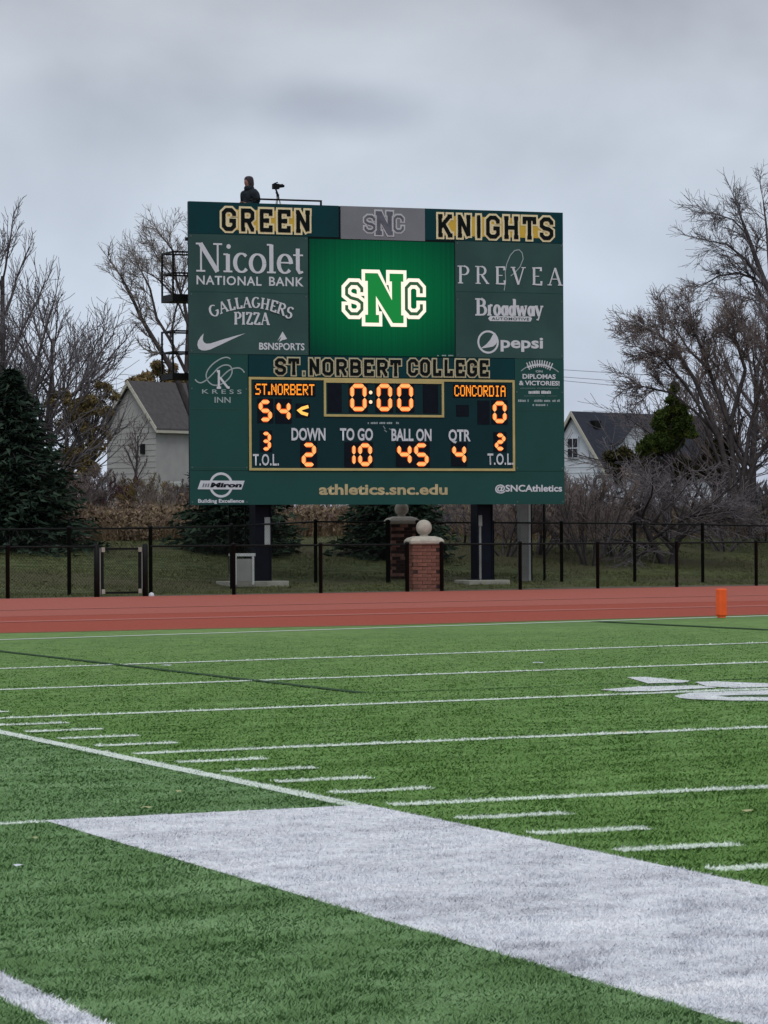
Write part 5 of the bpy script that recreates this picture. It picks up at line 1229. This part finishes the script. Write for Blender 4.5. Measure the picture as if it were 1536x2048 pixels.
def leafy(name, pxpy, depth, scalem, n, size, mat_, label, seed, droop=0, cat='tree', trunkm=BK, kw=None):
    r = random.Random(seed); xs_ = [p[0] for p in pxpy]; px0 = sum(xs_)/len(xs_); x, y, z = ground_at(px0, depth); o = empty(name, (x, y, z), 0, label, cat)
    cs = []
    for (px, py, rp) in pxpy:
        c = at(px, py, depth)-np.array([x, y, z]); rr = rp*depth/F_PX
        for _ in range(7):
            a_ = np.array([r.gauss(0, .45), r.gauss(0, .45), r.gauss(0, .4)])*rr; cs.append((*(c+a_), rr*.5*r.uniform(.6, 1.3), rr*.5, rr*.42*r.uniform(.6, 1.3)))
    leaves('foliage', cs, n, size, mat_, o, seed, droop)
    m_ = MB(); c0 = np.array(cs).mean(0); m_.bar((0, 0, -.2), (c0[0]*.5, c0[1]*.5, c0[2]*.7), .18, 8, .10)
    for c in cs[::3]: m_.bar((c0[0]*.5, c0[1]*.5, c0[2]*r.uniform(.4, .7)), c[:3], .05, 5, .015)
    m_.build('trunk', trunkm, o, True); return o
leafy('willow_tree', [(140, 900, 45), (180, 800, 34), (150, 840, 36), (205, 775, 22), (130, 960, 40), (178, 930, 30), (120, 790, 25), (215, 860, 16), (232, 790, 12)], 119.5, 1, 21000, .065, M_WILLOW, 'olive brown leafy tree filling the gap left of the grey house', 2, .8)
leafy('willow_tree', [(282, 758, 26), (320, 750, 26), (350, 760, 26), (300, 775, 30)], 185, 1, 9000, .15, M_OAK, 'tan leafy tree crown showing above the roof of the grey house', 3, .3)
leafy('evergreen_tree', [(1350, 795, 19), (1340, 822, 26), (1355, 840, 28), (1325, 850, 26), (1345, 872, 32), (1318, 880, 28), (1368, 865, 26), (1297, 895, 22), (1352, 772, 11), (1285, 905, 24)], 106.5, 1, 36000, .06, M_EVER, 'bright green evergreen tree in front of the white house', 4)
leafy('olive_bush', [(1255, 915, 28), (1295, 925, 30), (1225, 935, 24), (1340, 930, 32), (1400, 930, 34), (1440, 900, 34)], 110, 1, 22000, .08, M_OLIVE, 'dull olive bush below the green evergreen', 5, cat='bush')

# --- spruces
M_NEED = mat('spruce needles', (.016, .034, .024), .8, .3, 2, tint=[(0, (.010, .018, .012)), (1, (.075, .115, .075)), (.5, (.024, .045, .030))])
def spruce(px, depth, h, rad, label, seed, rings=30, nb=13):
    r = np.random.default_rng(seed); x, y, z = ground_at(px, depth); o = empty('spruce_tree', (x, y, z), 0, label, 'spruce', 'spruces on the berm')
    MB().bar((0, 0, -.2), (0, 0, h*.97), .14, 8, .02).build('trunk', BKD, o, True)
    P, D, Sz, B0, B1 = [], [], [], [], []
    for i in range(rings):
        t = (i+.3)/rings; zz = h*(.04+.95*t); Lm = rad*(1-t)**.8+.06
        for k in range(nb):
            a = 2*math.pi*(k+r.random())/nb; L_ = Lm*r.uniform(.62, 1.22); zz2 = zz+r.uniform(-.5, .5)*h/rings
            dr = r.uniform(.18, .42)
            m_ = max(3, int(L_/.16)); B0.append((0, 0, zz2)); B1.append((math.cos(a)*L_*.9, math.sin(a)*L_*.9, zz2-dr*L_*.6))
            for j in range(m_):
                s = (j+.5+r.random()*.5)/m_; q = np.array([math.cos(a)*L_*s, math.sin(a)*L_*s, zz2-dr*L_*s*(1.2-.7*s)])
                nw = 5
                for w_ in range(nw):
                    sd = r.normal(0, 1)*L_*.20*(1.15-s*.7); qq = q+np.array([-math.sin(a)*sd, math.cos(a)*sd, -abs(sd)*.35+r.normal(0, .03)])
                    P.append(qq); dv = np.array([math.cos(a)+r.normal(0, .5), math.sin(a)+r.normal(0, .5), -.15+r.normal(0, .35)]); D.append(dv/np.linalg.norm(dv)); Sz.append(r.uniform(.10, .24))
    P = np.array(P); D = np.array(D); Sz = np.array(Sz)[:, None]; n = len(P); b_ = np.cross(D, r.normal(0, 1, (n, 3))); b_ /= np.linalg.norm(b_, axis=1)[:, None]
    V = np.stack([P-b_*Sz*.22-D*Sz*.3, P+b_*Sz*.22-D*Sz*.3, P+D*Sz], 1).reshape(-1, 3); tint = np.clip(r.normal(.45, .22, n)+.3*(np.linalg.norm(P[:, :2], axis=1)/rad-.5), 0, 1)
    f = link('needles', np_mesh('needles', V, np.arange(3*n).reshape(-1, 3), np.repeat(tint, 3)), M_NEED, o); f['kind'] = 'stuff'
    link('branches', segs_mesh('branches', B0, B1, [.025]*len(B0), [.008]*len(B0), 4), BKD, o)['kind'] = 'stuff'
    return o
spruce(22, 93, 4.6, 2.2, 'largest dark spruce at the left edge of the frame', 1, 36, 16)
spruce(-90, 96, 5.2, 2.2, 'dark spruce just past the left frame edge beside the largest one', 6, 36, 16)
spruce(470, 95, 3.9, 1.72, 'dark spruce behind the left scoreboard post', 2, 30, 15)
spruce(790, 96, 3.6, 1.62, 'dark spruce behind the two brick pillars', 3, 30, 15)

# --- dry grass on top of the berm, leaf litter, distant woods
def scatter(name, n, xr, sr, h, w, mat_, seed, label, cat, lean=.35, dens=None):
    r = np.random.default_rng(seed); X = r.uniform(*xr, n); s = r.uniform(*sr, n)
    cl = np.sin(X*1.7+np.sin(s*1.1)*2)+np.sin(s*1.9+X*.6); keep = r.random(n) < .62+.2*cl; X, s, cl = X[keep], s[keep], cl[keep]; n = len(X)
    Y = 41.6+.37*(X-14)+s; Z = g(X, Y)-.02; hh = h*(.45+.7*r.random(n))*(1+.18*cl); ww = w*(.6+.8*r.random(n)); a = r.random(n)*6.283; l_ = np.abs(r.normal(0, lean, n))
    tip = np.stack([X+np.cos(a)*hh*l_, Y+np.sin(a)*hh*l_, Z+hh], 1); b_ = r.random(n)*6.283; ox, oy = np.cos(b_)*ww/2, np.sin(b_)*ww/2
    V = np.stack([np.stack([X-ox, Y-oy, Z], 1), np.stack([X+ox, Y+oy, Z], 1), tip], 1).reshape(-1, 3); tint = np.clip(.5+.15*cl+r.normal(0, .2, n), 0, 1)
    o = link(name, np_mesh(name, V, np.arange(3*n).reshape(-1, 3), np.repeat(tint, 3)), mat_); return tag(o, label, cat, kind='stuff')
M_DRY = mat('dry prairie grass', (.16, .115, .065), .9, .25, .6, tint=[(0, (.07, .048, .032)), (1, (.30, .23, .14)), (.5, (.17, .122, .072))])
scatter('dry_grass', 110000, (8, 52), (16, 27), .62, .035, M_DRY, 1, 'tall dry tan grass along the top of the berm', 'grass')
rr_ = random.Random(77); cs = []
for i in range(420):
    X_ = rr_.uniform(9, 40); s_ = rr_.uniform(15.5, 25); Y_ = 41.6+.37*(X_-14)+s_; q = rr_.uniform(.22, .5)*(1.25 if X_ < 30 else .8); cs.append((X_, Y_, gz(X_, Y_)+q*rr_.uniform(.3, 1.0), q*1.3, q*1.3, q))
M_BRUSH = mat('mixed dry brush', (.13, .095, .07), .9, .3, .5, tint=[(0, (.075, .052, .048)), (1, (.38, .30, .21)), (.5, (.18, .135, .10)), (.25, (.14, .088, .078)), (.75, (.28, .21, .12))])
tag(leaves('dry_brush', cs, 90000, .085, M_BRUSH, None, 19, -.6), 'mottled tan and brown dry brush in front of the grey house and shrubs', 'brush', kind='stuff')
M_SHORT = mat('berm grass blades', (.085, .100, .040), .9, .3, .8, tint=[(0, (.04, .05, .02)), (1, (.16, .18, .08)), (.5, (.085, .10, .042))])
scatter('tan_reeds', 26000, (30.5, 42), (13.5, 19), .75, .035, mat('tan reeds', (.22, .165, .10), .9, .25, .6, tint=[(0, (.10, .07, .045)), (1, (.40, .32, .20)), (.5, (.24, .18, .11))]), 11, 'pale tan reeds behind the tall fence at the right side of the frame', 'grass')
scatter('lawn_grass', 150000, (8, 40), (.4, 17), .06, .03, M_SHORT, 2, 'short rough lawn grass on the slope behind the fences', 'grass', .8)
M_LIT = mat('fallen brown leaves', (.10, .065, .038), .9, .25, 2, tint=[(0, (.05, .03, .02)), (1, (.20, .14, .08)), (.5, (.10, .066, .04))])
scatter('leaf_litter', 5000, (8, 40), (.6, 16), .05, .09, M_LIT, 3, 'scattered brown leaves over the sloping lawn', 'leaves', 1.6)
r = np.random.default_rng(8); n = 60000; th = r.uniform(-.30, .75, n); dd = r.uniform(225, 300, n); X = CAM[0]+np.sin(th)*dd; Y = CAM[1]+np.cos(th)*dd
top = 3.2+1.4*np.sin(th*37)+1.0*np.sin(th*91+1); Z = 1.7+np.abs(top)*r.random(n)**.8; a = r.normal(0, 1, (n, 3)); a[:, 2] = np.abs(a[:, 2])+.6; a /= np.linalg.norm(a, axis=1)[:, None]; b_ = np.cross(a, r.normal(0, 1, (n, 3))); b_ /= np.linalg.norm(b_, axis=1)[:, None]
P = np.stack([X, Y, Z], 1); V = np.stack([P-b_*.12, P+b_*.12, P+a*.9], 1).reshape(-1, 3)
M_FAR = mat('far wood', (.085, .075, .075), .95, .2, .2, tint=[(0, (.05, .045, .05)), (1, (.13, .11, .10)), (.5, (.085, .075, .075))])
tag(link('distant_woods', np_mesh('distant_woods', V, np.arange(3*n).reshape(-1, 3), np.repeat(r.random(n), 3)), M_FAR), 'low grey brown line of far woods along the horizon', 'woods', kind='stuff')
